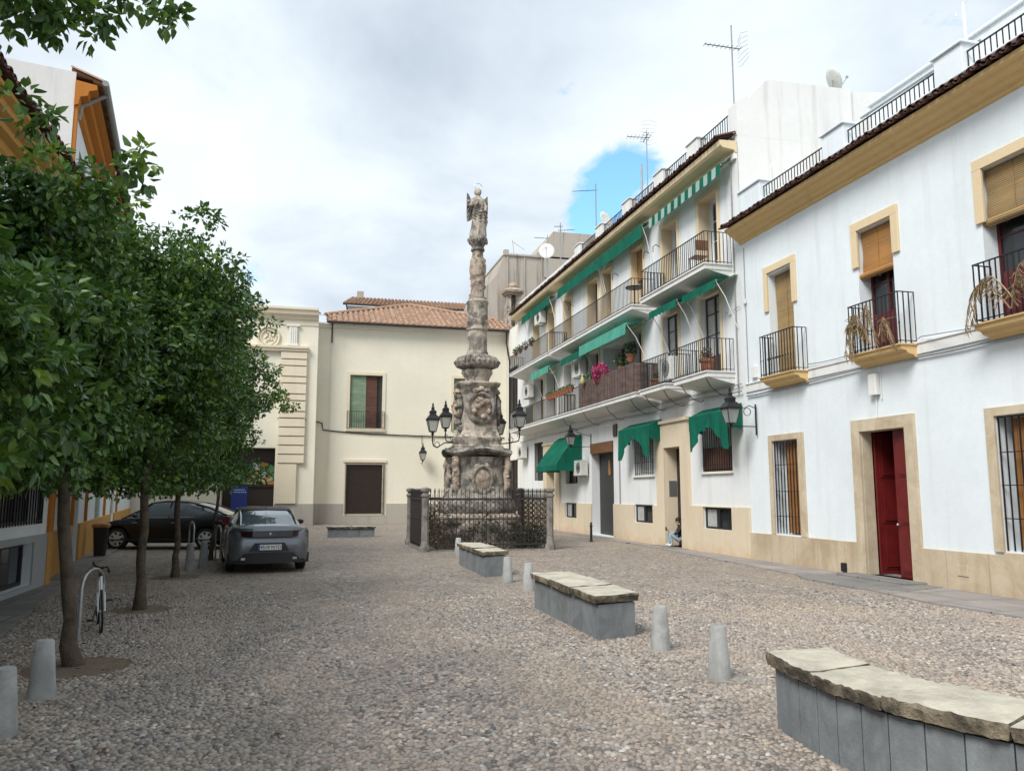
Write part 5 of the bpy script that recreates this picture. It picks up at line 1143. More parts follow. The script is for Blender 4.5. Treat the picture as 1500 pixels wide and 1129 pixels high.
# ================================================================ BOLLARDS
def bollard(x,y,label,group='concrete bollards beside the benches',h=.485,r0=.112,r1=.074):
    m=MB(); m.lathe([(r0*1.02,-.02),(r0,.02),(r1,h-.012),(r1-.012,h)],(0,0,0),20); o=m.build('bollard',M['granite'],smooth=40); o.location=(x,y,0); o.rotation_euler=(random.uniform(-.01,.01),random.uniform(-.01,.01),random.uniform(0,6)); return tag(o,label,'bollard',group)
bollard(3.86,7.17,'grey conical bollard standing nearest to the curved stone bench'); bollard(3.90,8.56,'grey conical bollard between the nearest bollard and the middle bench')
bollard(3.94,14.2,'grey conical bollard just beyond the far end of the middle bench'); bollard(3.91,15.6,'grey conical bollard at the near end of the farther bench'); bollard(4.2,22.4,'grey conical bollard between the farther bench and the iron railing')
bollard(-2.12,7.96,'grey conical bollard in front of the nearest orange tree trunk','bollards by the left kerb'); bollard(-2.06,6.80,'grey conical bollard cut by the left edge of the picture','bollards by the left kerb')
bollard(-2.43,19.7,'left one of two dark grey bollards beside the tree trunk behind the grey car','bollards by the left kerb',h=.6); bollard(-2.2,20.2,'right one of two dark grey bollards nearest the grey car','bollards by the left kerb',h=.62)
m=MB(); m.lathe([(.07,0),(.07,.03),(.045,.05),(.04,.5),(.055,.53),(.055,.57),(.03,.6),(.045,.64),(.02,.68)],(0,0,0),12); o=m.build('iron_post',M['iron'],smooth=40); o.location=(9.92,27.4,0); tag(o,'short black iron post in front of the charcoal metal door','bollard')
for x,y,r in ((3.90,7.13,.20),(3.93,8.52,.17),(-2.12,7.93,.19)):
    m=MB(); m.prism([(x+cos(a)*r*random.uniform(.75,1.2)*1.2,y+sin(a)*r*random.uniform(.75,1.15)) for a in np.linspace(0,2*pi,15)[:-1]],2,-.01,.012); struct(m.build('mortar_patch',M['mortar']))
# ================================================================ BENCHES
def bench(path_l,path_r,h,label,group,side='bench_side',z1=.42,over=.055,panel=.42,slabs=None,seed=2):
    """path_l / path_r: top slab outline down both long sides (same count)"""
    rnd=random.Random(seed); n=len(path_l); cx=sum(p[0] for p in path_l+path_r)/(2*n); cy=sum(p[1] for p in path_l+path_r)/(2*n)
    t=thing('stone_bench',label,'bench',(cx,cy,0),group)
    def inset(p,q,d): 
        v=Vector((q[0]-p[0],q[1]-p[1])); v.normalize(); return (p[0]+v.x*d,p[1]+v.y*d)
    # split every segment in panels
    def dens(P,k): 
        out=[]
        for i in range(len(P)-1):
            for j in range(k): f=j/k; out.append((P[i][0]+(P[i+1][0]-P[i][0])*f,P[i][1]+(P[i+1][1]-P[i][1])*f))
        out.append(P[-1]); return out
    Lp,Rp=path_l,path_r; m=MB(); seg=[]
    seglen=math.hypot(Lp[1][0]-Lp[0][0],Lp[1][1]-Lp[0][1]); k=max(1,int(round(seglen/panel))); A=dens(Lp,k); B=dens(Rp,k); N_=len(A)
    for i in range(N_-1):
        a,b=inset(A[i],B[i],over),inset(A[i+1],B[i+1],over); c2,d2=inset(B[i],A[i],over),inset(B[i+1],A[i+1],over)
        g=.004
        def sh(p,q,f): return (p[0]+(q[0]-p[0])*f,p[1]+(q[1]-p[1])*f)
        L=math.hypot(a[0]-b[0],a[1]-b[1]); f=g/L; e0=over/L if i==0 else f; e1=1-(over/L if i==N_-2 else f)
        a_,b_=sh(a,b,e0),sh(a,b,e1); c_,d_=sh(c2,d2,e0),sh(c2,d2,e1); m.prism([a_,b_,d_,c_],2,-.02,z1-.02)
    m.prism([inset(A[0],B[0],over+.02),inset(A[-1],B[-1],over+.02),inset(B[-1],A[-1],over+.02),inset(B[0],A[0],over+.02)],2,0,z1-.03) if N_==2 else None
    m.build('base',M[side],t,bevel=.004)
    # slabs: rough broken edges
    ks=slabs or max(1,int(round(sum(math.hypot(Lp[i+1][0]-Lp[i][0],Lp[i+1][1]-Lp[i][1]) for i in range(n-1))/1.0)))
    A=dens(Lp,12); B=dens(Rp,12); tot=len(A)-1; cut=[round(tot*i/ks) for i in range(ks+1)]
    for s in range(ks):
        lo,hi=cut[s],cut[s+1]; ring=[];tp=rnd.uniform(-.008,.008)
        g=.006
        LA=[A[i] for i in range(lo,hi+1)]; RB=[B[i] for i in range(lo,hi+1)]
        def sh2(P,Q,f): return (P[0]+(Q[0]-P[0])*f,P[1]+(Q[1]-P[1])*f)
        LA[0]=sh2(LA[0],LA[1],.1);RB[0]=sh2(RB[0],RB[1],.1);LA[-1]=sh2(LA[-1],LA[-2],.1);RB[-1]=sh2(RB[-1],RB[-2],.1)
        W=7; vs=[];fs=[]; nz=len(LA)
        for i in range(nz):
            for j in range(W):
                f=j/(W-1); x,y=sh2(LA[i],RB[i],f); ed=(j in(0,W-1)) or i in (0,nz-1)
                r=rnd.uniform(-.006,.006) if ed else 0
                vs.append((x+r,y+r*.7,h+tp+(rnd.uniform(-.016,-.002) if ed else rnd.uniform(-.004,.004))))
        nb=len(vs)
        for i in range(nz-1):
            for j in range(W-1): fs.append((i*W+j,i*W+j+1,(i+1)*W+j+1,(i+1)*W+j))
        per=[j for j in range(W)]+[i*W+W-1 for i in range(1,nz)]+[(nz-1)*W+j for j in range(W-2,-1,-1)]+[i*W for i in range(nz-2,0,-1)]
        levels=[]
        cxs=sum(vs[p][0] for p in per)/len(per); cys=sum(vs[p][1] for p in per)/len(per)
        for zz,o_ in ((h-.028,.008),(h-.06,-.002),(z1,-.010)):
            st=len(vs)
            for p in per:
                x,y,_=vs[p]; d=Vector((x-cxs,y-cys)); d.normalize(); e=o_+rnd.uniform(-.006,.006); vs.append((x+d.x*e,y+d.y*e,zz+rnd.uniform(-.006,.006)))
            levels.append(list(range(st,st+len(per))))
        prev=per; edge=[]
        mb=MB(); 
        allf=[]
        for lv in levels:
            for q in range(len(per)): allf.append((prev[q],prev[(q+1)%len(per)],lv[(q+1)%len(per)],lv[q]))
            prev=lv
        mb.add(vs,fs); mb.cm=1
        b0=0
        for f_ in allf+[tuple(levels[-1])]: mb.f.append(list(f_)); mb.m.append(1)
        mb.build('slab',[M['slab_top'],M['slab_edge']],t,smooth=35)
    return t
BG='stone benches in the square'
bench([(3.44,5.66),(3.36,5.2),(3.34,4.75),(3.37,4.3),(3.50,3.85),(3.72,3.4),(4.0,2.95)],[(4.0,5.68),(3.92,5.3),(3.93,4.9),(3.98,4.5),(4.10,4.1),(4.30,3.72),(4.55,3.4)],.55,'big curved stone bench of grey panels under a lichened slab, at the lower right corner',BG,z1=.455,panel=.22,slabs=4)
bench([(3.40,12.15),(3.38,9.20)],[(4.05,12.2),(4.03,9.42)],.53,'straight stone bench between two pairs of bollards in the middle of the square',BG,slabs=3,seed=5,z1=.435,panel=.9)
bench([(3.66,19.75),(3.62,16.55)],[(4.22,19.8),(4.24,16.8)],.53,'straight stone bench in front of the iron railing',BG,slabs=3,seed=8,z1=.435,panel=.9)
bench([(.88,32.3),(2.78,32.2)],[(.9,32.85),(2.8,32.75)],.42,'low stone bench far off in front of the barred window of the cream house',BG,slabs=2,seed=11,z1=.33,panel=.6)

# ================================================================ BIKE RACKS, BICYCLE, BIN
def hoop(p,q,label,h=.85,r=.021,g='bike hoops by the left kerb'):
    m=MB(); P=[(p[0],p[1],-.02),(p[0],p[1],h-.2)]
    for k in range(9):
        a=pi-pi*k/8; f=.5+.5*cos(a); P.append((p[0]+(q[0]-p[0])*f,p[1]+(q[1]-p[1])*f,h-.2+.2*sin(a)))
    P+=[(q[0],q[1],h-.2),(q[0],q[1],-.02)]; m.tube(P,r,8); return tag(m.build('bike_hoop',M['steel'],smooth=60),label,'bike rack',g)
hoop((-2.55,10.9),(-2.44,11.5),'galvanised bike hoop behind the nearest tree, with a bicycle leaning on it',h=.80); hoop((-1.93,21.2),(-2.12,22.0),'galvanised bike hoop touching the left side of the grey car',h=.92); hoop((-2.42,20.1),(-2.62,20.9),'galvanised bike hoop between the two thin tree trunks, before the black car',h=1.05)
bk=thing('bicycle','silver bicycle seen end-on, leaning on the bike hoop by the nearest tree','bicycle',(0,0,0))
for x in (-.51,.51):
    w=MB(); w.torus((x,0,.335),.318,.018,'y',30,6); o=w.build('wheel',M['iron'],bk,smooth=True); w=MB(); w.torus((x,0,.335),.295,.010,'y',30,5)
    for k in range(14): a=2*pi*k/14; w.tube([(x,.02 if k%2 else -.02,.335),(x+cos(a)*.29,0,.335+sin(a)*.29)],.0016,3)
    w.tube([(x,-.05,.335),(x,.05,.335)],.02,8); w.build('rim',M['steel'],o)
m=MB(); bb=(-.08,0,.28); st_=(-.2,0,.78); hd=(.38,0,.82); hl=(.42,0,.66)
for a,b,r in ((bb,st_,.017),(st_,hd,.015),(bb,hl,.019),((-.51,.04,.335),bb,.009),((-.51,-.04,.335),bb,.009),((-.51,.04,.335),(-.19,.02,.74),.008),((-.51,-.04,.335),(-.19,-.02,.74),.008),((.375,0,.86),(.43,0,.62),.02),((.43,.05,.62),(.51,.05,.335),.012),((.43,-.05,.62),(.51,-.05,.335),.012)): m.tube([a,b],r,7)
m.build('frame',M['white_paint'],bk,smooth=True)
m=MB(); m.tube([(-.2,0,.78),(-.215,0,.9)],.014,6); m.prism([(-.34,-.07),(-.34,.07),(-.2,.05),(-.06,.015),(-.06,-.015),(-.2,-.05)],2,.90,.95); m.build('saddle',M['iron'],bk,bevel=.015)
m=MB(); m.tube([(.37,0,.86),(.36,0,.98)],.014,6); m.tube([(.20,-.10,1.06),(.34,-.09,1.03),(.38,0,.99),(.42,.09,1.0),(.52,.10,.96)],.014,7); m.tube([(.14,-.10,1.07),(.28,-.10,1.045)],.02,7); m.tube([(.48,.10,.97),(.58,.10,.94)],.02,7); m.build('handlebar',M['iron'],bk,smooth=True)
m=MB(); m.lathe([(.09,0),(.09,.006)],(0,0,0),18); 
m=MB(); m.torus((-.08,-.05,.28),.085,.008,'y',18,4); m.tube([(-.08,-.06,.28),(.02,-.1,.15)],.01,5); m.tube([(-.08,.06,.28),(-.18,.1,.41)],.01,5); m.box(-.02,.07,-.19,-.1,.14,.165); m.box(-.23,-.13,.1,.19,.40,.425); m.build('crankset',M['iron'],bk)
bk.location=(-2.50,11.72,0); bk.rotation_euler=(radians(3),0,radians(-75)); bk.scale=(.80,.80,.80)
m=MB(); m.lathe([(.14,0),(.185,.72),(.20,.76)],(0,0,0),18,sq=5,sy=.8); t=thing('litter_bin','grey litter bin with a brown lid on the left pavement before the black car','litter bin',(0,0,0)); m.build('body',M['door_grey'],t,smooth=40); bpy.data.materials['charcoal_metal_door']
m=MB(); m.lathe([(.215,.762),(.225,.79),(.215,.84),(.17,.87)],(0,0,0),18,sq=5,sy=.8); m.build('lid',M['wood_orange'],t,smooth=40); t.location=(-5.3,24.3,.03)

# ================================================================ CARS
def wheel(t,x,y,side,r=.33,rim='steel',spokes=5,w=.2):
    T=lambda a,b,z:(x+a,y+side*b,r+z)
    def ring(m,prof,n=28):
        vs=[];
        for rr,d in prof:
            for k in range(n): a=2*pi*k/n; vs.append((rr*cos(a),d,rr*sin(a)))
        m.add(vs,[(i*n+k,i*n+(k+1)%n,(i+1)*n+(k+1)%n,(i+1)*n+k) for i in range(len(prof)-1) for k in range(n)])
    m=MB(T); ring(m,[(r*.62,-w*.9),(r*.95,-w),(r,-w*.8),(r,-w*.12),(r*.94,.0),(r*.68,.005),(r*.66,-.03)]); o=m.build('wheel',M['tyre'],t,smooth=50)
    m=MB(T); ring(m,[(r*.69,.004),(r*.66,.012),(r*.62,-.02),(r*.60,-.10)]); 
    for k in range(spokes):
        a=2*pi*k/spokes; u=(cos(a),sin(a)); v=(-sin(a),cos(a)); q=lambda s,o_,d:(u[0]*s*r+v[0]*o_,d,u[1]*s*r+v[1]*o_)
        m.add([q(.12,-.045,.0),q(.12,.045,.0),q(.64,.03,-.006),q(.64,-.03,-.006),q(.12,-.045,-.04),q(.12,.045,-.04),q(.64,.03,-.04),q(.64,-.03,-.04)],[(0,1,2,3),(0,4,5,1),(1,5,6,2),(2,6,7,3),(3,7,4,0)])
    vs=[(0,.012,0)]+[(r*.16*cos(2*pi*k/12),.004,r*.16*sin(2*pi*k/12)) for k in range(12)]; m.add(vs,[(0,1+k,1+(k+1)%12) for k in range(12)]); m.build('rim',M[rim],o,smooth=30)
    m=MB(T); vs=[(0,-.09,0)]+[(r*.63*cos(2*pi*k/20),-.09,r*.63*sin(2*pi*k/20)) for k in range(20)]; m.add(vs,[(0,1+k,1+(k+1)%20) for k in range(20)]); m.build('brake_shade',M['iron'],o)
M['tyre']=simple('tyre_rubber',(.016,.016,.017),.85,0,.2,30)
def paint(name,c,metal=.0,rough=.28,coat=.8):
    n=N(name); n.col(n.mix(n.noise(3,3),c,tuple(x*.93 for x in c))); n.set(rough,metal); n.b.inputs['Coat Weight'].default_value=coat; n.b.inputs['Coat Roughness'].default_value=.06; return n.mt
M['car_grey']=paint('blue_grey_metallic_paint',(.15,.165,.185),.7,.28); M['car_black']=paint('black_car_paint',(.004,.004,.005),.0,.3,coat=.15)
M['car_glass']=N('tinted_car_glass').mt; b=M['car_glass'].node_tree.nodes['Principled BSDF']; b.inputs['Base Color'].default_value=(.09,.12,.14,1); b.inputs['Roughness'].default_value=.05; b.inputs['Specular IOR Level'].default_value=.9; b.inputs['Coat Weight'].default_value=.6; b.inputs['Coat Roughness'].default_value=.04
M['redlens']=simple('red_lamp_lens',(.13,.008,.012),.15,0,.1,5); M['blacklens']=simple('smoked_lamp_panel',(.022,.012,.014),.08,0,.1,5); M['clearlens']=simple('clear_headlamp_lens',(.55,.57,.58),.1,0,.2,8); M['plate']=simple('white_number_plate',(.70,.71,.70),.4,0,.05,8); M['blue_eu']=simple('blue_plate_band',(.02,.06,.35),.4); M['plastic']=simple('black_bumper_plastic',(.02,.02,.021),.6,0,.2,10)
def car(label,P,paintm,fast,rimm='steel'):
    """P: stations rear->front of (x, halfwidth, shoulder z, deck z, deck edge factor)"""
    t=thing('parked_car',label,'car',(0,0,0)); xs=[p[0] for p in P['st']]; ev=lambda x,i:float(np.interp(x,xs,[p[i] for p in P['st']]))
    X=np.unique(np.concatenate([np.linspace(xs[0],xs[-1],54),xs])); R=P['R']+.055; sill=P['sill']; m=MB(); cols=[]
    for x in X:
        w,zs,zd=ev(x,1),ev(x,2),ev(x,3); lo=ev(x,4); za=lo
        for xw in P['wx']:
            if abs(x-xw)<R: za=max(za,P['R']+sqrt(R*R-(x-xw)**2)-.0)
        zm=max(za+.04,.58)
        L=[(0,max(lo,.20)),(w*.60,max(lo,.20)),(w*.70,max(lo,za-.0)),(w*.965,za),(w*.995,za+(zm-za)*.5),(w,zm),(w*.995,zm+(zs-zm)*.6),(w*.965,zs),(w*.90,zs+(zd-zs)*.75),(w*.70,zd),(w*.35,zd+.015),(0,zd+.02)]
        cols.append([(x,y,z) for y,z in L])
    k=len(cols[0]); full=[c+[(x,-y,z) for x,y,z in c[::-1][1:-1]] for c in cols]; q=len(full[0])
    vs=[p for c in full for p in c]; fs=[(i*q+j,i*q+(j+1)%q,(i+1)*q+(j+1)%q,(i+1)*q+j) for i in range(len(full)-1) for j in range(q)]+[tuple(range(q)),tuple(range((len(full)-1)*q,len(full)*q))]
    m.add(vs,fs); m.build('body',M[paintm],t,smooth=42)
    # greenhouse
    gh=P['gh'] # list of (x, zbase, zroof, half base, half roof)
    gx=[g[0] for g in gh]; XX=np.linspace(gx[0],gx[-1],34); G=lambda x,i:float(np.interp(x,gx,[g[i] for g in gh]))
    m=MB(); rows=[]
    for x in XX:
        zb,zr,hb,hr=[G(x,i) for i in (1,2,3,4)]; rows.append([(x,hb,zb-.06),(x,hb*.99,zb+(zr-zb)*.3),(x,hr+(hb-hr)*.25,zb+(zr-zb)*.75),(x,hr,zr-.03 if zr-zb>.05 else zr),(x,hr*.8,zr),(x,0,zr+.012),(x,-hr*.8,zr),(x,-hr,zr-.03 if zr-zb>.05 else zr),(x,-hr-(hb-hr)*.25,zb+(zr-zb)*.75),(x,-hb*.99,zb+(zr-zb)*.3),(x,-hb,zb-.06)])
    k=11; vs=[p for r in rows for p in r]; m.add(vs,[(i*k+j,i*k+j+1,(i+1)*k+j+1,(i+1)*k+j) for i in range(len(rows)-1) for j in range(k-1)]); m.build('window_glass',M['car_glass'],t,smooth=50)
    # roof panel and pillars
    r0,r1=P['roof']; m=MB(); RX=np.linspace(r0,r1,12); vs=[]
    for x in RX:
        zr,hr=G(x,2),G(x,4); vs+=[(x,s*hr*1.012,zr+o) for s,o in ((1,-.035),(.97,.006),(.8,.012),(0,.024),(-.8,.012),(-.97,.006),(-1,-.035))]
    m.add(vs,[(i*7+j,i*7+j+1,(i+1)*7+j+1,(i+1)*7+j) for i in range(11) for j in range(6)]); m.build('roof',M[P.get('roofmat',paintm)],t,smooth=50)
    m=MB()
    for s in (1,-1):
        for chain in P['pillars']:
            pts=[]
            for (x,f) in chain:
                zb,zr,hb,hr=[G(x,i) for i in (1,2,3,4)]; pts.append((x,s*((hb+(hr-hb)*f)+.006),zb-.02+(zr-zb)*f))
            m.tube(pts,P['pr'],6)
        m.tube([(x,s*(G(x,3)+.004),G(x,1)-.03) for x in np.linspace(gx[1],gx[-2],10)],.012,5)
    m.build('pillars',M[paintm],t,smooth=50)
    for xw in P['wx']:
        for s in (1,-1): wheel(t,xw,s*(P['hw']-.03),s,P['R'],spokes=P['spokes'],rim=rimm)
    for s in (1,-1):
        m=MB(); x=P['mir']; y=ev(x,1)*s; z=ev(x,2)+.1; m.ball((x,y+s*.11,z+.03),.07,.10,.065,10,7); m.tube([(x,y*.93,z-.03),(x,y+s*.05,z)],.02,5); m.build('wing_mirror',M['iron' if P.get('blackmir') else paintm],t,smooth=True)
    return t,ev
GC=dict(st=[(-2.37,.60,.62,.66,.42),(-2.33,.80,.80,.90,.30),(-2.22,.885,.88,1.02,.24),(-1.9,.925,.93,1.055,.2),(-1.2,.93,.93,1.0,.2),(0,.93,.92,.96,.2),(1.0,.92,.89,.96,.2),(1.8,.90,.80,.88,.2),(2.2,.82,.66,.76,.22),(2.37,.6,.5,.62,.3)],
  R=.34,sill=.2,wx=(-1.42,1.37),hw=.93,gh=[(-2.0,1.03,1.04,.62,.60),(-1.45,1.0,1.24,.76,.60),(-.8,.98,1.39,.80,.60),(-.1,.96,1.42,.81,.60),(.4,.95,1.39,.80,.59),(1.05,.95,1.06,.76,.62),(1.3,.95,.95,.72,.66)],roof=(-.95,.38),pillars=[[(-1.95,.1),(-1.45,.95),(-.9,1)],[(1.22,0),(.8,.9),(.35,1)],[(-.15,0),(-.15,.97)]],pr=.035,mir=.75,spokes=5,blackmir=True,roofmat='iron')
t,ev=car('metallic blue-grey saloon seen from behind, parked under the orange trees',GC,'car_grey',1)
m=MB(); 
def wrap(m,z0,z1,off,n=14,ymax=.86,x0=-2.385,f0=0,f1=1):
    for i in range(n):
        def pt(f,z): y=-ymax+2*ymax*f; xx=x0+off+.20*abs(y/ymax)**3.2+(z-.8)*.18*(1 if z>.8 else 0); return (xx,y,z)
        g=f0+(f1-f0)*i/n; h_=f0+(f1-f0)*(i+1)/n; m.add([pt(g,z0),pt(h_,z0),pt(h_,z1),pt(g,z1)],[(0,1,2,3)])
wrap(m,.80,.935,-.025,ymax=.88); m.build('tail_light_bar',M['blacklens'],t,fix=False)
m=MB(); wrap(m,.94,.985,-.03,ymax=.86); m.build('boot_spoiler',M['car_grey'],t,fix=False,smooth=60)
m=MB(); wrap(m,.772,.782,-.03,ymax=.90); m.build('boot_seam',M['iron'],t,fix=False)
m=MB(); wrap(m,.22,.44,-.03,ymax=.90); m.build('lower_bumper',M['plastic'],t,fix=False)
for s in (1,-1):
    m=MB()
    for k in range(3): c_=.5+s*(.36+.045*k); wrap(m,.825,.91,-.032,n=2,ymax=.88,f0=c_-.013,f1=c_+.013)
    m.build('tail_light',M['redlens'],t)
    m=MB(); m.box(-2.38,-2.36,s*.50-.11,s*.50+.11,.30,.35); m.build('exhaust_trim',M['steel'],t)
m=MB(); m.add([(-2.41,-.44,.49),(-2.41,.44,.49),(-2.405,.33,.67),(-2.405,-.33,.67)],[(0,1,2,3)]); m.build('plate_recess',M['plastic'],t)
m=MB(); m.box(-2.43,-2.416,-.26,.26,.515,.635); pl=m.build('number_plate',M['plate'],t); m=MB(); m.box(-2.434,-2.4305,.215,.26,.515,.635); m.build('plate_band',M['blue_eu'],pl)
def text(s,size,mat,parent,loc,rot,name='lettering',ext=.001):
    cu=bpy.data.curves.new(name,'FONT'); cu.body=s; cu.size=size; cu.align_x='CENTER'; cu.align_y='CENTER'; cu.extrude=ext; cu.materials.append(M[mat]); q=bpy.data.objects.new('q',cu); COL.objects.link(q); me=bpy.data.meshes.new_from_object(q.evaluated_get(bpy.context.evaluated_depsgraph_get())); bpy.data.objects.remove(q); o=bpy.data.objects.new(name,me); COL.objects.link(o); o.location=loc; o.rotation_euler=rot
    if parent: o.parent=parent
    return o
text('4519 NYD',.105,'iron',pl,(-2.434,-.02,.575),(pi/2,0,-pi/2))
m=MB(); m.ball((-2.425,0,.865),.006,.03,.035,8,6); m.build('emblem',M['steel'],t); m=MB(); m.add([(-.9,-.01,1.41),(-1.12,0,1.40),(-1.14,0,1.46),(-.9,.01,1.41)],[(0,1,2),(3,2,1)]); m.build('roof_aerial',M['iron'],t)
t.scale=(.96,.955,.97); t.location=(-.96,20.85,0); t.rotation_euler=(0,0,radians(97))
BC=dict(st=[(-2.2,.62,.66,.80,.40),(-2.15,.80,.88,.97,.28),(-2.0,.86,.93,1.03,.22),(-1.5,.89,.94,1.05,.2),(0,.895,.92,.95,.2),(.9,.89,.90,.96,.2),(1.5,.87,.82,.90,.2),(2.0,.80,.68,.76,.22),(2.2,.6,.52,.62,.3)],
  R=.325,sill=.2,wx=(-1.33,1.38),hw=.89,gh=[(-1.95,1.04,1.05,.64,.56),(-1.3,1.0,1.3,.74,.56),(-.7,.97,1.44,.78,.57),(0,.95,1.47,.79,.57),(.45,.95,1.42,.78,.57),(1.2,.95,1.02,.74,.60),(1.35,.94,.95,.70,.62)],roof=(-.9,.5),pillars=[[(-1.9,.1),(-1.35,.95),(-.9,1)],[(1.28,0),(.85,.85),(.45,1)],[(-.15,0),(-.15,.97)],[(-1.25,0),(-1.1,.92)]],pr=.03,mir=.8,spokes=7)
t,ev=car('black saloon parked broadside behind the tree trunks',BC,'car_black',0,'ac')
for s in (1,-1):
    m=MB(); m.add([(-2.10,s*.86,.95),(-1.72,s*.895,.93),(-1.85,s*.905,.74),(-2.15,s*.85,.72),(-2.235,s*.6,.74),(-2.2,s*.6,.93)],[(0,1,2,3),(0,3,4,5)]); m.build('tail_light',M['redlens'],t)
    m=MB(); m.add([(2.05,s*.77,.76),(1.65,s*.865,.80),(1.72,s*.875,.66),(2.12,s*.72,.60),(2.22,s*.45,.60),(2.2,s*.5,.68)],[(0,1,2,3),(0,3,4,5)]); m.build('headlight',M['clearlens'],t)
    m=MB(); m.tube([(-1.9,s*.91,.30),(1.9,s*.905,.30)],.02,5); m.build('side_skirt',M['iron'],t)
    m=MB()
    for x in (-.45,.75): m.box(x,x+.16,s*.905-.01,s*.905+.012,.80,.83)
    m.build('door_handle',M['steel'],t)
    m=MB(); m.tube([(x,s*.80,float(np.interp(x,[-1.6,0,1.1],[1.0,.955,.95]))) for x in (-1.6,-.8,0,.6,1.1)],.012,5); m.build('window_trim',M['steel'],t)
m=MB(); m.box(2.2,2.22,-.4,.4,.42,.56); m.build('grille',M['iron'],t)
t.location=(-3.95,27.7,0); t.rotation_euler=(0,0,radians(180-14))

# ================================================================ PERSON on the doorstep
def person():
    t=thing('person','person in black top and pale jeans sitting on the beige doorstep with a phone','person',(11.3,23.5,0))
    J={'pel':(.02,0,.24,.12),'sp':(.05,0,.40,.115),'ch':(.03,0,.56,.125),'nk':(-.01,0,.69,.05),'hd':(-.05,0,.78,.075),'ht':(-.06,0,.87,.07),
       'hl':(-.02,.09,.21,.09),'kl':(-.32,.13,.44,.062),'al':(-.30,.13,.09,.042),'tl':(-.43,.14,.04,.035),'hr':(-.02,-.09,.21,.09),'kr':(-.34,-.10,.42,.062),'ar':(-.26,-.12,.09,.042),'tr':(-.39,-.14,.04,.035),
       'sl':(.02,.17,.60,.058),'el':(-.10,.21,.40,.043),'wl':(-.30,.10,.47,.028),'sr':(.02,-.17,.60,.058),'er':(-.12,-.2,.40,.043),'wr':(-.30,-.06,.47,.028),'pl':(-.36,.07,.50,.026),'pr_':(-.36,-.03,.50,.026)}
    E_=[('pel','sp'),('sp','ch'),('ch','nk'),('nk','hd'),('hd','ht'),('pel','hl'),('hl','kl'),('kl','al'),('al','tl'),('pel','hr'),('hr','kr'),('kr','ar'),('ar','tr'),('ch','sl'),('sl','el'),('el','wl'),('wl','pl'),('ch','sr'),('sr','er'),('er','wr'),('wr','pr_')]
    K=list(J); me=bpy.data.meshes.new('person_skeleton'); me.from_pydata([J[k][:3] for k in K],[(K.index(a),K.index(b)) for a,b in E_],[]); o=bpy.data.objects.new('tmp',me); COL.objects.link(o)
    sk=o.modifiers.new('s','SKIN'); sk.use_smooth_shade=True; su=o.modifiers.new('u','SUBSURF'); su.levels=2; su.render_levels=2
    for i,k in enumerate(K): v=me.skin_vertices[0].data[i]; v.radius=(J[k][3],J[k][3]); v.use_root=(k=='pel')
    dg=bpy.context.evaluated_depsgraph_get(); ev=bpy.data.meshes.new_from_object(o.evaluated_get(dg)); bpy.data.objects.remove(o)
    bm=bmesh.new(); bm.from_mesh(ev)
    fmb=MB()
    for s,y in ((1,.07),(-1,-.03)):
        for q in range(4): yy=y+s*(.018-.012*q); fmb.tube([(-.37,yy,.515-.006*q),(-.415-.004*q,yy-s*.004,.525),(-.425,yy-s*.016,.545)],[.009,.008,.006],6)
        fmb.tube([(-.35,y-s*.022,.52),(-.375,y-s*.034,.545),(-.40,y-s*.03,.56)],[.010,.009,.007],6)
    fmb.ball((-.125,0,.79),.02,.013,.017,6,5); fmb.ball((-.05,.078,.79),.016,.01,.025,6,5); fmb.ball((-.05,-.078,.79),.016,.01,.025,6,5)
    for f in fmb.f: pass
    off=len(bm.verts); vv=[bm.verts.new(p) for p in fmb.v]
    for f in fmb.f:
        try: bm.faces.new([vv[i] for i in f])
        except Exception: pass
    me2=bpy.data.meshes.new('body'); bm.to_mesh(me2); bm.free()
    for mm in (simple('skin',(.45,.26,.18),.55,0,.15,20),simple('black_cotton_top',(.016,.016,.02),.85),simple('pale_denim',(.34,.43,.50),.85,0,.3,30),M['white_paint']): me2.materials.append(mm)
    for f in me2.polygons:
        c=f.center; f.use_smooth=True
        leg=(c.z<.30 or (c.x<-.08 and c.z<.53 and not (c.x<-.22 and c.z>.455 and abs(c.y)<.115 and c.z>.47)))
        if c.z>.70 or c.x<-.33 and c.z>.485: f.material_index=0
        elif c.z<.085: f.material_index=3
        elif leg and not (c.z>.36 and abs(c.y)>.165 and c.x>-.2): f.material_index=2
        elif c.x<-.2: f.material_index=0
        else: f.material_index=1
    b=bpy.data.objects.new('body',me2); COL.objects.link(b); b.parent=t
    h=MB(); h.ball((-.035,0,.845),.095,.09,.085,14,9,.05); h.ball((.02,0,.79),.055,.08,.09,12,8,.05); o=h.build('hair',simple('dark_curly_hair',(.018,.012,.01),.7),None,smooth=True); o.parent=t
    h=MB()
    for s in (-1,1): h.ball((-.122,s*.03,.812),.008,.012,.007,6,4)
    h.tube([(-.122,-.02,.755),(-.128,0,.752),(-.122,.02,.755)],.004,4); o=h.build('face_details',simple('dark_eyes',(.05,.02,.018),.4)); o.parent=t
    return t
pr=person()
for ch in pr.children: ch.location=(0,0,0)
pr.location=(11.44,23.5,.05); pr.rotation_euler=(0,0,radians(-18)); pr.scale=(.98,.98,.98)
m=MB(); m.bbox(11.03,11.045,23.58,23.66,.54,.66,.004); tag(m.build('phone',M['iron']),'dark phone held up by the seated person','phone')

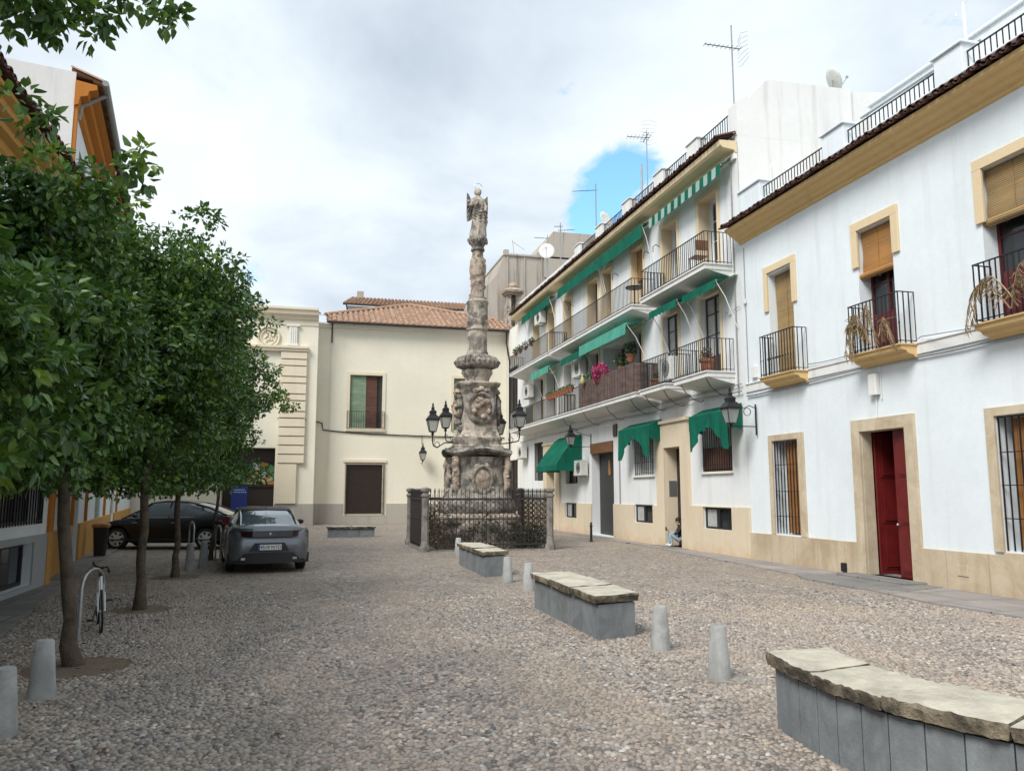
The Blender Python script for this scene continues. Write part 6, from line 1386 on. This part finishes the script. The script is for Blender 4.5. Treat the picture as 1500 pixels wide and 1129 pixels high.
# ================================================================ AERIALS
def yagi(x,y,z0,z1,label,booms,r=.022,extra=None):
    t=thing('roof_aerial',label,'aerial',(x,y,z0),'television aerials on the roofs'); m=MB(); m.tube([(x,y,z0),(x,y,z1)],r,6); m.build('mast',M['steel'],t)
    for (z,ang,L,n,el,back) in booms:
        m=MB(); ca,sa=cos(radians(ang)),sin(radians(ang)); m.tube([(x-ca*back,y-sa*back,z),(x+ca*L,y+sa*L,z+.02)],.014,5)
        for k in range(n):
            f=-back+(L+back)*k/(n-1); cx,cy=x+ca*f,y+sa*f; e=el*(1-.3*k/n); m.tube([(cx+sa*e,cy-ca*e,z+.01),(cx-sa*e,cy+ca*e,z+.01)],.007,4)
        m.build('antenna',M['iron'],t)
        if back>.15:
            m=MB(); bx,by=x-ca*back,y-sa*back
            for k in range(7): u=(k-3)*.08; m.tube([(bx-ca*abs(u)*.2+sa*.0,by-sa*abs(u)*.2,z+u*2.1),(bx+sa*.3-ca*.1,by-ca*.3-sa*.1,z+u*1.6)],.006,4); m.tube([(bx-ca*abs(u)*.2,by-sa*abs(u)*.2,z+u*2.1),(bx-sa*.3-ca*.1,by+ca*.3-sa*.1,z+u*1.6)],.006,4)
            m.build('reflector',M['steel'],t)
    return t
def dish(x,y,z,r,az,tilt,label,base,group='satellite dishes on the roofs'):
    t=thing('satellite_dish',label,'satellite dish',(x,y,base),group); a=radians(az); e=radians(tilt); n=Vector((cos(a)*cos(e),sin(a)*cos(e),sin(e))); u=Vector((-sin(a),cos(a),0)); w=n.cross(u); c=Vector((x,y,z)); m=MB(); vs=[tuple(c)]; K=20
    for q,(f,d) in enumerate(((.35,.02),(.7,.07),(1,.15))):
        for k in range(K): b=2*pi*k/K; vs.append(tuple(c+(u*cos(b)+w*sin(b)*1.08)*r*f+n*d*r))
    fs=[(0,1+k,1+(k+1)%K) for k in range(K)]+[(1+q*K+k,1+(q+1)*K+k,1+(q+1)*K+(k+1)%K,1+q*K+(k+1)%K) for q in range(2) for k in range(K)]
    m.add(vs,fs); o=m.build('reflector',M['ac'],t,smooth=True); s=o.modifiers.new('t','SOLIDIFY'); s.thickness=.012
    m=MB(); m.tube([tuple(c-n*.03),(x,y,base)],.022,6); m.build('mast',M['steel'],t); m=MB(); m.tube([tuple(c-w*r),tuple(c-w*r*.25+n*r*1.25)],.012,5); m.ball(tuple(c-w*r*.22+n*r*1.28),.045,.045,.045,8,5); m.build('feed_arm',M['steel'],t); return t
yagi(11.57,19.55,12.7,15.15,'tallest television aerial with a grid reflector on the corner of the white stair tower',[(14.45,178,.85,9,.13,.25)],r=.025)
yagi(12.3,27.2,11.6,15.5,'television aerial with crossed rods above the middle of the apartment block roof',[(15.2,170,.75,7,.28,.1),(15.25,80,.5,5,.2,.3)],r=.02)
yagi(12.3,32.8,11.6,15.5,'television aerial with one long boom over the blue patch of sky',[(15.2,155,1.05,12,.05,.05)],r=.03)
yagi(12.3,38.0,11.6,15.4,'television aerial with two short booms before the tall grey building',[(15.0,-20,.7,6,.2,.1),(15.2,160,.3,4,.2,.1)],r=.03)
yagi(12.3,40.3,11.6,15.5,'farthest thin television aerial carrying a round dish below it',[(15.3,170,.7,6,.15,.1)],r=.02)
dish(12.2,40.1,14.5,.42,-110,12,'round satellite dish on the farthest aerial mast',13.0); dish(12.35,31.7,13.4,.42,-60,20,'satellite dish behind the roof railing of the apartment block',11.7); dish(15.0,19.7,14.0,.36,-10,25,'satellite dish seen edge-on on top of the white stair tower',13.45)
m=MB(); m.tube([(12.3,27.75,11.6),(12.3,27.75,14.35)],.045,8); tag(m.build('roof_pole',M['steel']),'plain thick metal pole left of the crossed television aerial','pole')
m=MB(); m.tube([(13.3,13.1,9.1),(13.3,13.1,12.1)],.035,8); m.tube([(13.3,13.1,12.08),(13.3,12.4,12.12)],.012,4); m.tube([(13.3,13.3,12.0),(13.3,13.3,11.9)],.02,5); tag(m.build('roof_pole',M['white_paint']),'white pole on the near town house roof terrace','pole')
m=MB(); m.tube([(11.8,11.3,9.98),(11.8,14.6,10.02)],.03,6); m.tube([(11.8,11.5,9.1),(11.8,11.5,10.0)],.02,5); m.tube([(11.8,14.4,9.1),(11.8,14.4,10.0)],.02,5); tag(m.build('awning_rail',M['steel']),'thin metal rail standing behind the second terrace pillar','rail')
# ================================================================ TREES
tree((-2.22,9.31),(-2.44,9.3,1.95),(-3.15,9.2,3.45),(1.45,1.6,1.75),'nearest orange tree with a leaning trunk, behind the two left bollards',150,300,.10,.070,seed=2,zcut=1.75,extra=[(-1.95,8.9,4.75,.22,True),(-2.2,8.8,4.9,.26,False),(-2.6,8.7,5.0,.3,True),(-2.9,8.6,2.35,.34,True),(-2.75,8.2,2.05,.25,True),(-3.2,8.5,2.9,.3,True)])
tree((-2.31,13.37),(-2.36,13.4,1.9),(-2.75,13.4,3.85),(1.75,1.9,2.35),'orange tree with a thick straight trunk, second from the front',170,270,.095,.072,seed=3,zcut=1.7,extra=[(-1.3,13,5.3,.3,False),(-1.7,13,5.9,.35,False)])
tree((-2.51,18.23),(-2.55,18.25,1.8),(-2.9,18.4,3.85),(1.75,2.1,2.35),'orange tree third from the front, beside the pair of dark bollards',150,230,.10,.066,seed=4,zcut=1.65,extra=[(-1.2,17.9,5.7,.35,False)])
tree((-2.3,22.6),(-2.15,22.6,1.9),(-2.75,22.9,4.3),(1.7,2.2,2.7),'farthest orange tree with a thin crooked grey trunk, reaching over the grey car',130,190,.10,.05,seed=6,zcut=1.9,extra=[(-.85,22.5,4.3,.36,True),(-.55,22.4,4.15,.38,True),(-1.2,22.4,4.2,.4,False),(-.95,22.4,4.9,.3,False),(-1.0,22.4,6.2,.28,False)])
tree((-2.75,4.6),(-2.65,4.65,1.95),(-2.35,5.05,2.62),(1.2,1.35,.82),'large-leaved foliage of the closest orange tree, filling the left edge of the picture',95,420,.085,.09,seed=8,zcut=1.6,young=.16,extra=[(-1.9,4.7,1.75,.22,True),(-1.75,5.0,2.3,.2,True),(-1.75,5.2,4.76,.24,False),(-1.6,5.3,4.72,.2,False),(-1.5,5.2,4.82,.2,False),(-1.3,5.2,4.80,.17,False),(-1.12,5.2,4.86,.17,False),(-.98,5.2,4.76,.13,False),(-1.65,5.2,4.62,.16,False),(-1.32,5.2,4.64,.13,False),(-1.0,5.2,4.92,.14,False),(-1.7,5.1,4.9,.28,False),(-2.0,5.3,4.8,.3,False),(-1.95,5.2,4.12,.15,False),(-1.72,5.2,4.05,.12,False),(-1.55,5.2,3.98,.10,False),(-1.02,5.25,3.78,.11,True),(-1.1,5.25,3.70,.10,False),(-1.75,4.7,1.95,.16,True),(-1.6,4.75,1.85,.13,True),(-1.95,4.7,2.45,.12,True),(-1.75,5.2,2.05,.25,False)])
n=420; P=np.concatenate([np.stack([RNG.normal(-2.2,1.0,n),RNG.uniform(5,22,n),np.full(n,.028)],1),np.stack([RNG.uniform(-1,9,60),RNG.uniform(5,20,60),np.full(60,.028)],1)]); m_=len(P); P=P[P[:,0]>-3.3]; m_=len(P)
Dd=unit(m_); Dd[:,2]*=.12; o=leaf_mesh('fallen_leaves',leaf_verts(P,Dd,np.tile([0,0,1.],(m_,1))+unit(m_)*.25,RNG.uniform(.04,.08,m_),RNG.uniform(.02,.035,m_)),[M['leaf_brown'],M['leaf_young']],RNG.uniform(size=m_)<.12,None); tag(o,'dry brown leaves scattered over the cobbles below the orange trees','fallen leaves',kind='stuff')
# ================================================================ CAMERA, SKY, SUN
cam=bpy.data.cameras.new('camera'); co=bpy.data.objects.new('camera',cam); COL.objects.link(co); cam.sensor_width=36; cam.lens=36*1180/1500; cam.clip_end=2000; cam.clip_start=.05
co.location=(0,0,1.75); co.rotation_euler=(radians(90+7.507),0,radians(-14.373)); SC.camera=co
EL,AZ=radians(47),radians(232)      # sun azimuth clockwise from +Y: behind the viewer, to the left
w=bpy.data.worlds.new('World'); SC.world=w; w.use_nodes=True; nt=w.node_tree; nt.nodes.clear()
def nn(t,**k):
    n=nt.nodes.new(t)
    for a,b in k.items(): setattr(n,a,b)
    return n
L=nt.links.new
sky=nn('ShaderNodeTexSky',sky_type='NISHITA'); sky.sun_disc=False; sky.sun_elevation=EL; sky.sun_rotation=AZ; sky.air_density=1.2; sky.dust_density=.6
tc=nn('ShaderNodeTexCoord'); sp=nn('ShaderNodeSeparateXYZ'); L(tc.outputs['Generated'],sp.inputs[0])
def mth(op,a,b=0,c=None):
    m_=nn('ShaderNodeMath',operation=op)
    for i,v in enumerate((a,b)+((c,) if c is not None else ())):
        if isinstance(v,(int,float)): m_.inputs[i].default_value=v
        else: L(v,m_.inputs[i])
    return m_.outputs[0]
den=mth('ADD',mth('MAXIMUM',sp.outputs[2],0),.22); cx=mth('DIVIDE',sp.outputs[0],den); cy=mth('DIVIDE',sp.outputs[1],den); cb=nn('ShaderNodeCombineXYZ'); L(cx,cb.inputs[0]); L(cy,cb.inputs[1])
def wnoise(scale,det,rough,off=(0,0,0),dist=.3):
    mp=nn('ShaderNodeMapping'); mp.inputs['Location'].default_value=off; L(cb.outputs[0],mp.inputs[0]); n_=nn('ShaderNodeTexNoise'); n_.inputs['Scale'].default_value=scale; n_.inputs['Detail'].default_value=det; n_.inputs['Roughness'].default_value=rough; n_.inputs['Distortion'].default_value=dist; L(mp.outputs[0],n_.inputs[0]); return n_.outputs[0]
def wramp(f,st):
    r=nn('ShaderNodeValToRGB'); e=r.color_ramp.elements
    while len(e)<len(st): e.new(.5)
    for i,(p,c) in enumerate(st): e[i].position=p; e[i].color=(*c,1) if isinstance(c,tuple) else (c,c,c,1)
    L(f,r.inputs[0]); return r.outputs[0]
shade=wnoise(1.25,7,.53,(3.1,1.7,0),.3)
CLOUD_COL=wramp(shade,[(.30,srgb(178,190,204)),(.44,srgb(208,219,230)),(.55,srgb(230,240,247)),(.70,srgb(244,251,255))])
cover=wnoise(1.3,6,.55,(7.3,2.2,0),.4)
# clear gap in the cloud deck over the far roofs
def gap(d,k,amp):
    v=Vector(d).normalized(); dp=nn('ShaderNodeVectorMath',operation='DOT_PRODUCT'); L(tc.outputs['Generated'],dp.inputs[0]); dp.inputs[1].default_value=v; return mth('MULTIPLY',mth('POWER',mth('MAXIMUM',dp.outputs['Value'],0),k),amp)
g1=gap((.365,.851,.378),1500,.42); g3=mth("ADD",gap((.335,.876,.350),1200,.5),gap((.322,.889,.326),2500,.4)); g2=gap((-.072,.964,.255),2500,.40)
edge=wnoise(5.5,7,.66,(1.3,5.1,0),.6)
mask=wramp(mth('ADD',mth('SUBTRACT',cover,mth('ADD',mth('ADD',g1,g3),g2)),mth('MULTIPLY',mth('SUBTRACT',edge,.5),1.0)),[(.05,0.),(.27,1.)])
mixn=nn('ShaderNodeMix',data_type='RGBA'); L(mask,mixn.inputs[0])
skys=nn('ShaderNodeMix',data_type='RGBA',blend_type='MULTIPLY'); skys.inputs[0].default_value=1; L(sky.outputs[0],skys.inputs[6]); skys.inputs[7].default_value=(1.25,1.75,2.0,1)
cl=nn('ShaderNodeMix',data_type='RGBA',blend_type='MULTIPLY'); cl.inputs[0].default_value=1; L(CLOUD_COL,cl.inputs[6]); cl.inputs[7].default_value=(7.7,7.7,7.7,1)
L(skys.outputs[2],mixn.inputs[6]); L(cl.outputs[2],mixn.inputs[7])
bg=nn('ShaderNodeBackground'); bg.inputs[1].default_value=.10; L(mixn.outputs[2],bg.inputs[0]); wo=nn('ShaderNodeOutputWorld'); L(bg.outputs[0],wo.inputs[0])
su=bpy.data.lights.new('sun','SUN'); su.energy=2.5; su.angle=radians(26); su.color=(1,.975,.94); so=bpy.data.objects.new('sun',su); COL.objects.link(so)
dv=Vector((sin(AZ)*cos(EL),cos(AZ)*cos(EL),sin(EL))); so.rotation_euler=dv.to_track_quat('Z','Y').to_euler(); so.location=(-8,-10,30)
SC.view_settings.view_transform='Standard'; SC.view_settings.look='None'; SC.view_settings.exposure=.61; SC.view_settings.gamma=1
SC.render.engine='CYCLES'; SC.cycles.max_bounces=6; SC.cycles.diffuse_bounces=3; SC.cycles.transparent_max_bounces=6; SC.cycles.use_denoising=True
